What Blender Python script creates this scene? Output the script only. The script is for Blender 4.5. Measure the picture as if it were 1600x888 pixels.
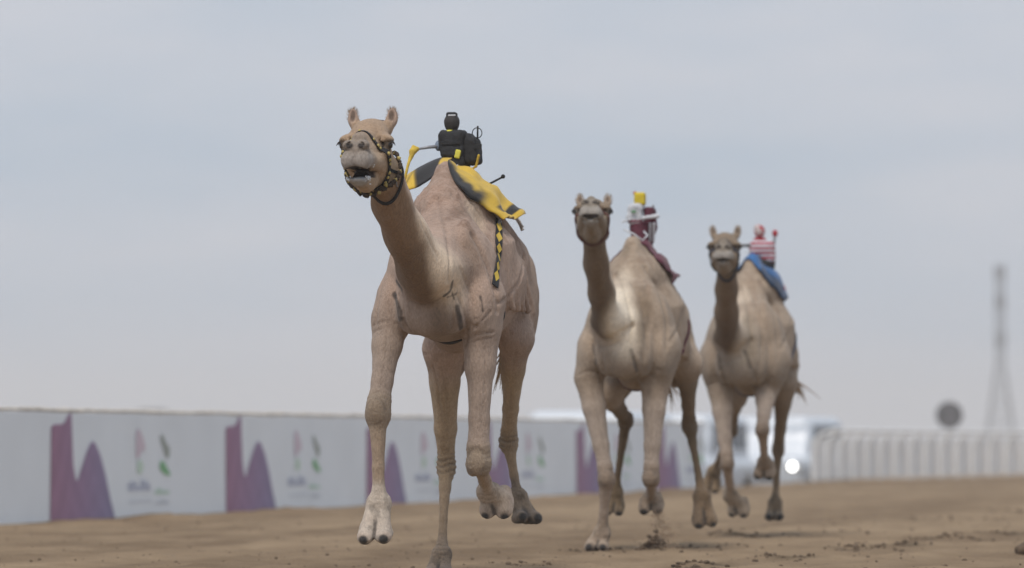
import bpy, bmesh, math, random
import numpy as np
from mathutils import Vector, Matrix

# ------------------------------------------------------------------ clear
for _o in list(bpy.data.objects):
    bpy.data.objects.remove(_o)
scene = bpy.context.scene
COL = scene.collection
random.seed(7)
rng = np.random.default_rng(11)

# ------------------------------------------------------------------ camera
CAM_Z = 0.72
FPX = 150.0 / 36.0 * 1600.0          # focal length in pixels of a 1600 px wide frame
TILT = math.atan((690 - 444) / FPX)
cam_data = bpy.data.cameras.new("camera")
cam_data.lens = 150.0
cam_data.sensor_width = 36.0
cam_data.clip_start = 0.5
cam_data.clip_end = 6000.0
cam_data.dof.use_dof = True
cam_data.dof.focus_distance = 21.8
cam_data.dof.aperture_fstop = 2.1
cam = bpy.data.objects.new("camera", cam_data)
COL.objects.link(cam)
cam.location = (0, 0, CAM_Z)
cam.rotation_euler = (math.pi / 2 + TILT, 0, 0)
scene.camera = cam

# ------------------------------------------------------------------ world: overcast evening sky
SUN_EL, SUN_AZ = math.radians(60), math.radians(198)   # azimuth clockwise from +Y: high, behind the camera
world = bpy.data.worlds.new("World")
scene.world = world
world.use_nodes = True
wn, wl = world.node_tree.nodes, world.node_tree.links
wn.clear()
w_out = wn.new("ShaderNodeOutputWorld")
sky = wn.new("ShaderNodeTexSky")
sky.sky_type = 'NISHITA'
sky.sun_disc = False
sky.sun_elevation = SUN_EL
sky.sun_rotation = SUN_AZ
sky.air_density = 1.0
sky.dust_density = 3.0
bg1 = wn.new("ShaderNodeBackground")
bg1.inputs["Strength"].default_value = 0.06
wl.new(sky.outputs[0], bg1.inputs["Color"])
tc = wn.new("ShaderNodeTexCoord")
mp = wn.new("ShaderNodeMapping")
mp.inputs["Scale"].default_value = (2.6, 2.6, 11.0)
wl.new(tc.outputs["Generated"], mp.inputs["Vector"])
nz = wn.new("ShaderNodeTexNoise")
nz.inputs["Scale"].default_value = 2.3
nz.inputs["Detail"].default_value = 5.0
nz.inputs["Roughness"].default_value = 0.5
wl.new(mp.outputs[0], nz.inputs["Vector"])
ramp = wn.new("ShaderNodeValToRGB")
ramp.color_ramp.elements[0].position = 0.30
ramp.color_ramp.elements[0].color = (0.450, 0.566, 0.700, 1)
ramp.color_ramp.elements[1].position = 0.72
ramp.color_ramp.elements[1].color = (0.72, 0.725, 0.78, 1)
wl.new(nz.outputs["Fac"], ramp.inputs["Fac"])
bg2 = wn.new("ShaderNodeBackground")
bg2.inputs["Strength"].default_value = 1.0
wl.new(ramp.outputs["Color"], bg2.inputs["Color"])
mixw = wn.new("ShaderNodeMixShader")
mixw.inputs["Fac"].default_value = 0.88
wl.new(bg1.outputs[0], mixw.inputs[1])
wl.new(bg2.outputs[0], mixw.inputs[2])
wl.new(mixw.outputs[0], w_out.inputs["Surface"])

# ------------------------------------------------------------------ sun behind thin cloud
sun_data = bpy.data.lights.new("sun", 'SUN')
sun_data.energy = 2.3
sun_data.angle = math.radians(18)
sun_data.color = (1.0, 0.92, 0.83)
sun = bpy.data.objects.new("sun", sun_data)
COL.objects.link(sun)
_sd = Vector((math.sin(SUN_AZ) * math.cos(SUN_EL), math.cos(SUN_AZ) * math.cos(SUN_EL), math.sin(SUN_EL)))
sun.rotation_euler = _sd.to_track_quat('Z', 'Y').to_euler()
sun.location = (0, 0, 60)

# ------------------------------------------------------------------ exposure
vs = scene.view_settings
vs.view_transform = 'Standard'
vs.look = 'None'
vs.exposure = 0.0
vs.gamma = 1.0
vs.use_curve_mapping = False
scene.render.engine = 'CYCLES'
scene.cycles.use_denoising = True
try:
    scene.cycles.denoiser = 'OPENIMAGEDENOISE'
except Exception:
    pass
scene.cycles.max_bounces = 6
scene.cycles.volume_bounces = 1
scene.cycles.transparent_max_bounces = 8

# ================================================================== helpers
def tag(o, label=None, cat=None, group=None, kind=None):
    if label: o["label"] = label
    if cat: o["category"] = cat
    if group: o["group"] = group
    if kind: o["kind"] = kind
    return o

def empty(name, loc=(0, 0, 0), rz=0.0):
    o = bpy.data.objects.new(name, None)
    o.empty_display_size = 0.2
    COL.objects.link(o)
    o.location = loc
    o.rotation_euler = (0, 0, rz)
    return o

def mesh_obj(name, verts, faces, mat=None, parent=None, smooth=True, mats=None, mat_idx=None, col=None):
    me = bpy.data.meshes.new(name)
    verts = np.asarray(verts, dtype=np.float32)
    if isinstance(faces, np.ndarray):
        n, w = faces.shape
        me.vertices.add(len(verts))
        me.vertices.foreach_set("co", verts.ravel())
        me.loops.add(n * w)
        me.loops.foreach_set("vertex_index", faces.astype(np.int32).ravel())
        me.polygons.add(n)
        me.polygons.foreach_set("loop_start", np.arange(0, n * w, w, dtype=np.int32))
        me.polygons.foreach_set("loop_total", np.full(n, w, dtype=np.int32))
        me.update(calc_edges=True)
        me.validate()
    else:
        me.from_pydata([tuple(map(float, v)) for v in verts], [], faces)
        me.update()
    for m in (mats if mats else ([mat] if mat else [])):
        me.materials.append(m)
    if mat_idx is not None:
        me.polygons.foreach_set("material_index", np.asarray(mat_idx, dtype=np.int32))
    me.polygons.foreach_set("use_smooth", np.full(len(me.polygons), smooth))
    if col is not None:
        at = me.color_attributes.new("Col", 'FLOAT_COLOR', 'POINT')
        c4 = np.ones((len(verts), 4), dtype=np.float32)
        c4[:, :3] = col
        at.data.foreach_set("color", c4.ravel())
    me.update()
    o = bpy.data.objects.new(name, me)
    COL.objects.link(o)
    if parent: o.parent = parent
    return o

def bm_obj(name, bm, mat=None, parent=None, smooth=False, mats=None):
    me = bpy.data.meshes.new(name)
    bmesh.ops.recalc_face_normals(bm, faces=bm.faces)
    bm.to_mesh(me)
    bm.free()
    for m in (mats if mats else ([mat] if mat else [])):
        me.materials.append(m)
    me.polygons.foreach_set("use_smooth", np.full(len(me.polygons), smooth))
    o = bpy.data.objects.new(name, me)
    COL.objects.link(o)
    if parent: o.parent = parent
    return o

def bm_box(bm, c, s, rz=0.0, bevel=0.0, R=None):
    r = bmesh.ops.create_cube(bm, size=1.0)
    vv = r["verts"]
    M = Matrix.Translation(c) @ (R.to_4x4() if R is not None else Matrix.Rotation(rz, 4, 'Z')) @ Matrix.Diagonal((s[0], s[1], s[2], 1))
    bmesh.ops.transform(bm, matrix=M, verts=vv)
    if bevel:
        es = list({e for v in vv for e in v.link_edges})
        bmesh.ops.bevel(bm, geom=es, offset=bevel, segments=2, affect='EDGES', profile=0.6)

def tube_geom(pts, radii, seg=8, caps=True):
    pts = [Vector(p) for p in pts]
    n = len(pts)
    V, F = [], []
    up = Vector((0, 0, 1))
    prev = None
    for i, p in enumerate(pts):
        t = (pts[min(i + 1, n - 1)] - pts[max(i - 1, 0)]).normalized()
        if prev is None:
            a = up if abs(t.z) < 0.9 else Vector((1, 0, 0))
            nrm = (a - t * a.dot(t)).normalized()
        else:
            nrm = (prev - t * prev.dot(t)).normalized()
        prev = nrm
        b = t.cross(nrm)
        r = radii[i] if hasattr(radii, '__len__') else radii
        for k in range(seg):
            a = 2 * math.pi * k / seg
            V.append(p + nrm * (r * math.cos(a)) + b * (r * math.sin(a)))
    for i in range(n - 1):
        for k in range(seg):
            k2 = (k + 1) % seg
            F.append((i * seg + k, i * seg + k2, (i + 1) * seg + k2, (i + 1) * seg + k))
    if caps:
        F.append(tuple(reversed(range(seg))))
        F.append(tuple(range((n - 1) * seg, n * seg)))
    return [tuple(v) for v in V], F

def tube(name, pts, radii, mat, parent=None, seg=8):
    V, F = tube_geom(pts, radii, seg)
    return mesh_obj(name, V, F, mat, parent, True)

def join_geom(parts):
    V, F = [], []
    for v, f in parts:
        o = len(V)
        V += list(v)
        F += [tuple(i + o for i in q) for q in f]
    return V, F

def catmull(pts, n):
    P = np.asarray(pts, dtype=float)
    m = len(P)
    if m == 2:
        t = np.linspace(0, 1, n)[:, None]
        return P[0] * (1 - t) + P[1] * t
    out = []
    for t in np.linspace(0, m - 1 - 1e-9, n):
        i = int(t); f = t - i
        p0 = P[i - 1] if i > 0 else 2 * P[0] - P[1]
        p1 = P[i]; p2 = P[i + 1]
        p3 = P[i + 2] if i + 2 < m else 2 * P[-1] - P[-2]
        out.append(0.5 * (2 * p1 + (p2 - p0) * f + (2 * p0 - 5 * p1 + 4 * p2 - p3) * f * f + (3 * p1 - p0 - 3 * p2 + p3) * f ** 3))
    return np.array(out)

# ---------------------------------------------------------------- value noise
def _hash(i, j, k, s):
    h = (i * 374761393 + j * 668265263 + k * 1274126177 + s * 974711) & 0xFFFFFFFF
    h = ((h ^ (h >> 13)) * 1103515245) & 0xFFFFFFFF
    h = h ^ (h >> 16)
    return (h & 0xFFFF) / 65535.0

def vnoise(p, freq=1.0, seed=0):
    q = np.asarray(p, dtype=np.float64) * freq
    i = np.floor(q).astype(np.int64)
    f = q - i
    f = f * f * (3 - 2 * f)
    r = 0
    for a in (0, 1):
        for b in (0, 1):
            for c in (0, 1):
                w = (f[:, 0] if a else 1 - f[:, 0]) * (f[:, 1] if b else 1 - f[:, 1]) * (f[:, 2] if c else 1 - f[:, 2])
                r = r + w * _hash(i[:, 0] + a, i[:, 1] + b, i[:, 2] + c, seed)
    return r

def fbm(p, freq=1.0, octv=3, seed=0):
    r, a, t = 0, 1.0, 0
    for o in range(octv):
        r = r + a * vnoise(p, freq * 2 ** o, seed + o * 17)
        t += a
        a *= 0.5
    return r / t

# ---------------------------------------------------------------- signed distance modelling
def rot3(yaw=0.0, pitch=0.0, roll=0.0):
    """degrees; yaw about z, pitch about x (nose up positive), roll about y"""
    return np.array((Matrix.Rotation(math.radians(yaw), 3, 'Z') @ Matrix.Rotation(math.radians(pitch), 3, 'X') @ Matrix.Rotation(math.radians(roll), 3, 'Y')))

class Sdf:
    def __init__(self):
        self.ops = []
    def _add(self, kind, prm, lo, hi, k, sub):
        self.ops.append((kind, prm, np.asarray(lo) - (k + 0.035), np.asarray(hi) + (k + 0.035), max(k, 1e-4), sub))
    def rc(self, a, b, r1, r2, k=0.03, sub=False):
        a = np.asarray(a, float); b = np.asarray(b, float)
        m = max(r1, r2)
        self._add('rc', (a, b, r1, r2), np.minimum(a, b) - m, np.maximum(a, b) + m, k, sub)
    def chain(self, pts, rad, k=0.03):
        for i in range(len(pts) - 1):
            self.rc(pts[i], pts[i + 1], rad[i], rad[i + 1], k)
    def el(self, c, r, k=0.03, R=None, sub=False):
        c = np.asarray(c, float); r = np.asarray(r, float)
        R = np.eye(3) if R is None else R
        e = np.sqrt(((R * r[None, :]) ** 2).sum(1))
        self._add('el', (c, r, R), c - e, c + e, k, sub)
    def box(self, c, h, rad=0.01, k=0.01, R=None, sub=False):
        c = np.asarray(c, float); h = np.asarray(h, float)
        R = np.eye(3) if R is None else R
        e = np.abs(R * h[None, :]).sum(1)
        self._add('box', (c, h, R, rad), c - e, c + e, k, sub)
    @staticmethod
    def _prim(kind, prm, x, y, z):
        if kind == 'rc':
            a, b, r1, r2 = prm
            d = b - a
            L = max(float(d @ d), 1e-9)
            t = np.clip(((x - a[0]) * d[0] + (y - a[1]) * d[1] + (z - a[2]) * d[2]) / L, 0, 1)
            return np.sqrt((x - a[0] - t * d[0]) ** 2 + (y - a[1] - t * d[1]) ** 2 + (z - a[2] - t * d[2]) ** 2) - (r1 + (r2 - r1) * t)
        c, r, R = prm[:3]
        dx, dy, dz = x - c[0], y - c[1], z - c[2]
        q = [R[0, i] * dx + R[1, i] * dy + R[2, i] * dz for i in range(3)]
        if kind == 'el':
            k0 = np.sqrt((q[0] / r[0]) ** 2 + (q[1] / r[1]) ** 2 + (q[2] / r[2]) ** 2)
            k1 = np.sqrt((q[0] / r[0] ** 2) ** 2 + (q[1] / r[1] ** 2) ** 2 + (q[2] / r[2] ** 2) ** 2)
            return np.where(k1 > 1e-6, k0 * (k0 - 1) / np.maximum(k1, 1e-6), -r.min())
        rad = prm[3]
        w = [np.abs(q[i]) - (r[i] - rad) for i in range(3)]
        out = np.sqrt(sum(np.maximum(v, 0) ** 2 for v in w))
        return out + np.minimum(np.maximum(np.maximum(w[0], w[1]), w[2]), 0) - rad
    @staticmethod
    def _comb(D, d, k, sub):
        if sub:
            d = -d
            h = np.clip(0.5 - 0.5 * (D - d) / k, 0, 1)
            return D * (1 - h) + d * h + k * h * (1 - h)
        h = np.clip(0.5 + 0.5 * (D - d) / k, 0, 1)
        return D * (1 - h) + d * h - k * h * (1 - h)
    def ev(self, p):
        p = np.asarray(p, float)
        D = np.full(len(p), 1.0)
        plo, phi = p.min(0) - 0.3, p.max(0) + 0.3
        for kind, prm, lo, hi, k, sub in self.ops:
            if (lo > phi).any() or (hi < plo).any(): continue
            m = ((p > lo - 0.25) & (p < hi + 0.25)).all(1)
            if not m.any(): continue
            q = p[m]
            D[m] = self._comb(D[m], self._prim(kind, prm, q[:, 0], q[:, 1], q[:, 2]), k, sub)
        return D
    def grad(self, p, e=0.004):
        p = np.asarray(p, float)
        g = np.stack([self.ev(p + np.eye(3)[i] * e) - self.ev(p - np.eye(3)[i] * e) for i in range(3)], 1)
        return g / np.maximum(np.linalg.norm(g, axis=1, keepdims=True), 1e-9)
    def project(self, p, off=0.0, it=6):
        p = np.array(p, float)
        for _ in range(it):
            d = self.ev(p) - off
            p = p - self.grad(p) * np.clip(d, -0.05, 0.05)[:, None] * 0.9
        return p
    def mesh(self, xs, ys, zs, smooth=2):
        xs, ys, zs = (np.asarray(a, np.float32) for a in (xs, ys, zs))
        D = np.full((len(xs), len(ys), len(zs)), 1.0, np.float32)
        for kind, prm, lo, hi, k, sub in self.ops:
            sl = []
            for a, l, h in ((xs, lo[0], hi[0]), (ys, lo[1], hi[1]), (zs, lo[2], hi[2])):
                i0 = int(np.searchsorted(a, l)); i1 = int(np.searchsorted(a, h))
                sl.append(slice(max(i0 - 1, 0), min(i1 + 1, len(a))))
            if any(s.stop - s.start < 1 for s in sl):
                continue
            x = xs[sl[0]][:, None, None]; y = ys[sl[1]][None, :, None]; z = zs[sl[2]][None, None, :]
            d = self._prim(kind, prm, x, y, z).astype(np.float32)
            S = D[sl[0], sl[1], sl[2]]
            D[sl[0], sl[1], sl[2]] = self._comb(S, d, np.float32(k), sub)
        S = D < 0
        n = np.zeros(tuple(s - 1 for s in S.shape), np.uint8)
        for a in (0, 1):
            for b in (0, 1):
                for c in (0, 1):
                    n += S[a:S.shape[0] - 1 + a, b:S.shape[1] - 1 + b, c:S.shape[2] - 1 + c]
        cells = np.argwhere((n > 0) & (n < 8)).astype(np.int32)
        idx = np.full(n.shape, -1, np.int32)
        idx[cells[:, 0], cells[:, 1], cells[:, 2]] = np.arange(len(cells), dtype=np.int32)
        acc = np.zeros((len(cells), 3)); cnt = np.zeros(len(cells))
        corners = [(a, b, c) for a in (0, 1) for b in (0, 1) for c in (0, 1)]
        val = {c: D[cells[:, 0] + c[0], cells[:, 1] + c[1], cells[:, 2] + c[2]] for c in corners}
        for c in corners:
            for ax in range(3):
                if c[ax]: continue
                e = list(c); e[ax] = 1; e = tuple(e)
                v0, v1 = val[c], val[e]
                m = (v0 < 0) != (v1 < 0)
                t = np.where(m, v0 / np.where(m, v0 - v1, 1), 0)
                q = np.array([np.full(len(cells), c[0], float), np.full(len(cells), c[1], float), np.full(len(cells), c[2], float)]).T
                q[:, ax] = t
                acc += q * m[:, None]
                cnt += m
        fr = acc / cnt[:, None]
        P = np.empty((len(cells), 3))
        for ax, a in enumerate((xs, ys, zs)):
            P[:, ax] = a[cells[:, ax]] + fr[:, ax] * (a[cells[:, ax] + 1] - a[cells[:, ax]])
        quads = []
        # edges along each axis
        for ax in range(3):
            s0 = [slice(None)] * 3; s1 = [slice(None)] * 3
            s0[ax] = slice(0, -1); s1[ax] = slice(1, None)
            A = S[tuple(s0)]; B = S[tuple(s1)]
            ed = np.argwhere(A != B)
            o1, o2 = [(1, 2), (2, 0), (0, 1)][ax]
            ok = (ed[:, o1] > 0) & (ed[:, o2] > 0) & (ed[:, o1] < n.shape[o1]) & (ed[:, o2] < n.shape[o2])
            ed = ed[ok]
            def cid(d1, d2):
                e = ed.copy(); e[:, o1] -= d1; e[:, o2] -= d2
                return idx[e[:, 0], e[:, 1], e[:, 2]]
            q = np.stack([cid(1, 1), cid(0, 1), cid(0, 0), cid(1, 0)], 1)
            fl = ~A[ed[:, 0], ed[:, 1], ed[:, 2]]
            q[fl] = q[fl][:, ::-1]
            quads.append(q)
        Q = np.concatenate(quads)
        Q = Q[(Q >= 0).all(1)]
        for _ in range(smooth):
            e0 = np.concatenate([Q[:, i] for i in range(4)]); e1 = np.concatenate([Q[:, (i + 1) % 4] for i in range(4)])
            deg = np.bincount(e0, minlength=len(P)) + np.bincount(e1, minlength=len(P))
            R = np.stack([np.bincount(e0, P[e1, i], len(P)) + np.bincount(e1, P[e0, i], len(P)) for i in range(3)], 1)
            P = P * 0.5 + 0.5 * R / np.maximum(deg, 1)[:, None]
        return P, Q

def vnormals(P, Q):
    n = np.cross(P[Q[:, 2]] - P[Q[:, 0]], P[Q[:, 3]] - P[Q[:, 1]])
    N = np.stack([np.bincount(Q.ravel(), np.repeat(n[:, i], 4), len(P)) for i in range(3)], 1)
    return N / np.maximum(np.linalg.norm(N, axis=1, keepdims=True), 1e-12)

def sdf_obj(name, s, h, mat, parent=None, col=None, noise=0.0, nf=30):
    lo = np.min([o[2] for o in s.ops if not o[5]], 0); hi = np.max([o[3] for o in s.ops if not o[5]], 0)
    P, Q = s.mesh(*[np.arange(lo[i], hi[i] + h, h) for i in range(3)], smooth=1)
    if noise:
        P = P + vnormals(P, Q) * ((fbm(P, nf, 3, 5) - 0.5) * 2 * noise)[:, None]
    c = col(P) if callable(col) else None
    return mesh_obj(name, P, Q, mat, parent, True, col=c)

# ---------------------------------------------------------------- materials
def new_mat(name):
    m = bpy.data.materials.new(name)
    m.use_nodes = True
    return m, m.node_tree.nodes, m.node_tree.links, m.node_tree.nodes["Principled BSDF"]

def simple(name, col, rough=0.6, metal=0.0, var=0.12, scale=20.0, bump=0.0, bscale=60.0, spec=0.4):
    m, n, l, b = new_mat(name)
    b.inputs["Roughness"].default_value = rough
    b.inputs["Metallic"].default_value = metal
    b.inputs["Specular IOR Level"].default_value = spec
    t = n.new("ShaderNodeTexCoord")
    z = n.new("ShaderNodeTexNoise")
    z.inputs["Scale"].default_value = scale
    z.inputs["Detail"].default_value = 4
    l.new(t.outputs["Object"], z.inputs["Vector"])
    r = n.new("ShaderNodeValToRGB")
    c = np.array(col)
    r.color_ramp.elements[0].position = 0.3
    r.color_ramp.elements[1].position = 0.7
    r.color_ramp.elements[0].color = (*np.clip(c * (1 - var), 0, 1), 1)
    r.color_ramp.elements[1].color = (*np.clip(c * (1 + var), 0, 1), 1)
    l.new(z.outputs["Fac"], r.inputs["Fac"])
    l.new(r.outputs["Color"], b.inputs["Base Color"])
    if bump:
        z2 = n.new("ShaderNodeTexNoise")
        z2.inputs["Scale"].default_value = bscale
        z2.inputs["Detail"].default_value = 3
        l.new(t.outputs["Object"], z2.inputs["Vector"])
        bp = n.new("ShaderNodeBump")
        bp.inputs["Strength"].default_value = bump
        bp.inputs["Distance"].default_value = 0.01
        l.new(z2.outputs["Fac"], bp.inputs["Height"])
        l.new(bp.outputs["Normal"], b.inputs["Normal"])
    return m

def attr_mat(name, rough=0.85, bump=0.25, bscale=140.0, stretch=(1, 1, 1), var=0.14, spec=0.2, sheen=0.0, dist=0.006):
    """colour from the mesh's own coat/cloth colouring, grain from noise"""
    m, n, l, b = new_mat(name)
    b.inputs["Roughness"].default_value = rough
    b.inputs["Specular IOR Level"].default_value = spec
    b.inputs["Sheen Weight"].default_value = sheen
    b.inputs["Sheen Roughness"].default_value = 0.6
    a = n.new("ShaderNodeAttribute"); a.attribute_name = "Col"
    t = n.new("ShaderNodeTexCoord")
    mp = n.new("ShaderNodeMapping"); mp.inputs["Scale"].default_value = stretch
    l.new(t.outputs["Object"], mp.inputs["Vector"])
    z = n.new("ShaderNodeTexNoise"); z.inputs["Scale"].default_value = bscale; z.inputs["Detail"].default_value = 4; z.inputs["Roughness"].default_value = 0.6
    l.new(mp.outputs[0], z.inputs["Vector"])
    mr = n.new("ShaderNodeMapRange")
    mr.inputs["From Min"].default_value = 0.25; mr.inputs["From Max"].default_value = 0.75
    mr.inputs["To Min"].default_value = 1 - var; mr.inputs["To Max"].default_value = 1 + var
    l.new(z.outputs["Fac"], mr.inputs["Value"])
    mx = n.new("ShaderNodeVectorMath"); mx.operation = 'SCALE'
    l.new(a.outputs["Color"], mx.inputs[0])
    l.new(mr.outputs[0], mx.inputs["Scale"])
    l.new(mx.outputs[0], b.inputs["Base Color"])
    bp = n.new("ShaderNodeBump"); bp.inputs["Strength"].default_value = bump; bp.inputs["Distance"].default_value = dist
    l.new(z.outputs["Fac"], bp.inputs["Height"])
    l.new(bp.outputs["Normal"], b.inputs["Normal"])
    return m

# ================================================================== THE SETTING
# ---- line of the track's outer edge (where banner wall and railing stand)
A0 = -40.0
def _edge_curve():
    pts, ang = [], []
    x, y, s = -13.908 + 0.2612 * A0, A0, 0.0
    th0 = math.atan(0.2612)
    th = th0
    while s < 420:
        pts.append((x, y)); ang.append(th)
        if y > 73:
            th = min(th + math.radians(0.62) * 0.25, math.radians(62))
        x += math.sin(th) * 0.25; y += math.cos(th) * 0.25; s += 0.25
    return np.array(pts), np.array(ang)
EDGE, EANG = _edge_curve()
def edge_at(a):
    """point on the edge a metres along it, direction angle"""
    i = np.clip(np.asarray(a, float) / 0.25, 0, len(EDGE) - 2)
    k = i.astype(int); f = i - k
    p = EDGE[k] * (1 - f)[..., None] + EDGE[k + 1] * f[..., None]
    return p, EANG[k]
def a_of_y(y):
    return float(np.interp(y, EDGE[:, 1], np.arange(len(EDGE)) * 0.25))

LOW = -0.78        # level of the service road and the plain beyond the track

# ---- materials of the ground
def sand_material():
    m, n, l, b = new_mat("track_sand")
    b.inputs["Roughness"].default_value = 0.95
    b.inputs["Specular IOR Level"].default_value = 0.1
    a = n.new("ShaderNodeAttribute"); a.attribute_name = "Col"
    t = n.new("ShaderNodeTexCoord")
    z = n.new("ShaderNodeTexNoise"); z.inputs["Scale"].default_value = 55; z.inputs["Detail"].default_value = 6; z.inputs["Roughness"].default_value = 0.7
    l.new(t.outputs["Object"], z.inputs["Vector"])
    mr = n.new("ShaderNodeMapRange")
    mr.inputs["From Min"].default_value = 0.25; mr.inputs["From Max"].default_value = 0.75
    mr.inputs["To Min"].default_value = 0.70; mr.inputs["To Max"].default_value = 1.25
    l.new(z.outputs["Fac"], mr.inputs["Value"])
    mx = n.new("ShaderNodeVectorMath"); mx.operation = 'SCALE'
    l.new(a.outputs["Color"], mx.inputs[0]); l.new(mr.outputs[0], mx.inputs["Scale"])
    l.new(mx.outputs[0], b.inputs["Base Color"])
    z2 = n.new("ShaderNodeTexNoise"); z2.inputs["Scale"].default_value = 70; z2.inputs["Detail"].default_value = 5
    l.new(t.outputs["Object"], z2.inputs["Vector"])
    bp = n.new("ShaderNodeBump"); bp.inputs["Strength"].default_value = 0.9; bp.inputs["Distance"].default_value = 0.03
    l.new(z2.outputs["Fac"], bp.inputs["Height"]); l.new(bp.outputs["Normal"], b.inputs["Normal"])
    return m
M_sand = sand_material()
M_plain = simple("desert_plain", (0.34, 0.27, 0.20), 0.95, var=0.2, scale=0.15, bump=0.3, bscale=3)

# ---- plain beyond the track, to the horizon
g = mesh_obj("ground", [(-2900, -2900, LOW), (2900, -2900, LOW), (2900, 2900, LOW), (-2900, 2900, LOW)], [(0, 1, 2, 3)], M_plain, smooth=False)
tag(g, kind="structure")

# ---- churned-up strips on the track: (x, y centre, half width x, half length y, height)
RUTS = []
def rut_px(u, v, hw_px, hl, h):
    d = CAM_Z * FPX / (v - 690.0)
    RUTS.append(((u - 800) / FPX * d, d, hw_px / FPX * d, hl, h))
for r_ in [(1340, 858, 48, 0.35, 0.035), (1395, 853, 40, 0.3, 0.03), (1215, 872, 60, 0.35, 0.028), (1090, 886, 50, 0.3, 0.04),
           (1470, 843, 60, 0.4, 0.025), (1560, 835, 60, 0.5, 0.025), (1140, 838, 28, 0.5, 0.03), (1190, 842, 60, 0.4, 0.018),
           (1480, 812, 120, 0.8, 0.018), (1580, 800, 60, 0.8, 0.02), (930, 862, 55, 0.35, 0.022), (1035, 862, 26, 0.3, 0.05), (1100, 855, 70, 0.3, 0.018),
           (1330, 832, 70, 0.5, 0.014), (820, 884, 60, 0.3, 0.018), (260, 862, 110, 0.5, 0.008), (90, 850, 90, 0.6, 0.008)]:
    rut_px(*r_)

def track_height(x, y, a, b):
    p = np.stack([x, y, np.zeros_like(x)], 1)
    pl = np.stack([a * 0.12, b, np.zeros_like(x)], 1)
    h = 0.012 * (fbm(p, 1.7, 3, 3) - 0.5) * 2
    h += 0.016 * (fbm(pl, 2.2, 3, 8) - 0.5) * 2
    h += 0.008 * np.sin(b * 2 * math.pi / 0.42 + 4 * vnoise(pl, 0.7, 4)) * vnoise(pl, 0.9, 14)
    h += 0.012 * np.maximum(fbm(p, 5.5, 2, 21) - 0.62, 0) * 4
    rut = np.zeros_like(x)
    for cx, cy, hw, hl, hh in RUTS:
        q = ((x - cx) / hw) ** 2 + ((y - cy) / hl) ** 2
        w = np.exp(-q)
        rut += w * hh
    lump = fbm(p, 6.5, 3, 33)
    h += rut * (lump * 2.6 - 0.85)
    return h, rut

def build_track():
    aa = np.concatenate([np.arange(0, 58, 4.0), np.arange(58, 72, 0.10), np.arange(72, 140, 0.28), np.arange(140, 412, 6.0)])
    bb = np.concatenate([[-0.17, -0.12], np.arange(-0.085, 20, 0.085), np.arange(20, 46, 2.0), [60.0]])
    A, B = np.meshgrid(aa, bb, indexing='ij')
    p, th = edge_at(A.ravel())
    # normal pointing to the inside of the track
    nx, ny = np.cos(th), -np.sin(th)
    b = B.ravel()
    x, y = p[:, 0] + nx * b, p[:, 1] + ny * b
    h, rut = track_height(x, y, A.ravel(), b)
    fade = np.clip(1 - (b - 18) / 2, 0, 1)
    z = h * fade
    # loose bank along the fence
    P = np.stack([x, y, np.zeros_like(x)], 1)
    z = z + 0.05 * np.exp(-((b - 0.15) / 0.25) ** 2) * fbm(P, 1.3, 3, 77)
    z = np.where(b < -0.1, np.where(b < -0.15, LOW - 0.05, 0.0), z)
    n1 = fbm(np.stack([A.ravel() * 0.05, b, 0 * b], 1), 1.1, 4, 50)
    n2 = fbm(P, 0.6, 3, 51)
    n3 = fbm(P, 4.0, 3, 52)
    c0 = np.array([0.375, 0.277, 0.180]); c1 = np.array([0.225, 0.160, 0.102])
    n4 = fbm(np.stack([A.ravel() * 0.3, b, 0 * b], 1), 3.4, 3, 57)
    f = np.clip((n1 * 0.5 + n2 * 0.25 + n3 * 0.3 + n4 * 0.35 - 0.50) * 2.6, 0, 1)[:, None]
    col = c1 * (1 - f) + c0 * f
    damp = np.clip(rut / 0.022, 0, 1)[:, None] * np.clip((n3[:, None] - 0.33) * 3.5, 0, 1)
    col = col * (1 - 0.62 * damp)
    na, nb = A.shape
    I = np.arange(na * nb).reshape(na, nb)
    F = np.stack([I[:-1, :-1].ravel(), I[:-1, 1:].ravel(), I[1:, 1:].ravel(), I[1:, :-1].ravel()], 1)[:, ::-1]
    o = mesh_obj("race_track", np.stack([x, y, z], 1), F, M_sand, col=col)
    tag(o, kind="structure")
    return o
build_track()
def track_zs(x, y):
    """surface height of the track's straight part at arrays of places"""
    x, y = np.asarray(x, float), np.asarray(y, float)
    th = math.atan(0.2612)
    a = (y - A0) / math.cos(th)
    dx = x - (-13.908 + 0.2612 * y)
    return track_height(x, y, a + dx * math.sin(th), dx * math.cos(th))[0]
def track_z(x, y):
    return float(track_zs([x], [y])[0])

# ---- banner wall -------------------------------------------------
M_banner = simple("banner_cloth", (0.80, 0.85, 0.90), 0.7, var=0.03, scale=1.5, bump=0.1, bscale=4)
M_cap = simple("dusty_rail", (0.60, 0.555, 0.49), 0.9, var=0.25, scale=6)
M_wpost = simple("wood_post", (0.30, 0.22, 0.15), 0.9, var=0.2, scale=9)
def print_mat():
    m, n, l, b = new_mat("skyline_print")
    b.inputs["Roughness"].default_value = 0.7
    a = n.new("ShaderNodeAttribute"); a.attribute_name = "Col"
    l.new(a.outputs["Color"], b.inputs["Base Color"])
    return m
M_print = print_mat()

def wall_pt(a, z, off):
    p, th = edge_at(np.asarray(a, float))
    w = 0.006 * np.sin(np.asarray(a) * 2.1 + z * 1.4) + 0.003 * np.sin(np.asarray(a) * 5.3 + 1.0)
    o = w + off
    return np.stack([p[:, 0] + np.cos(th) * o, p[:, 1] - np.sin(th) * o, z], 1)

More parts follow.
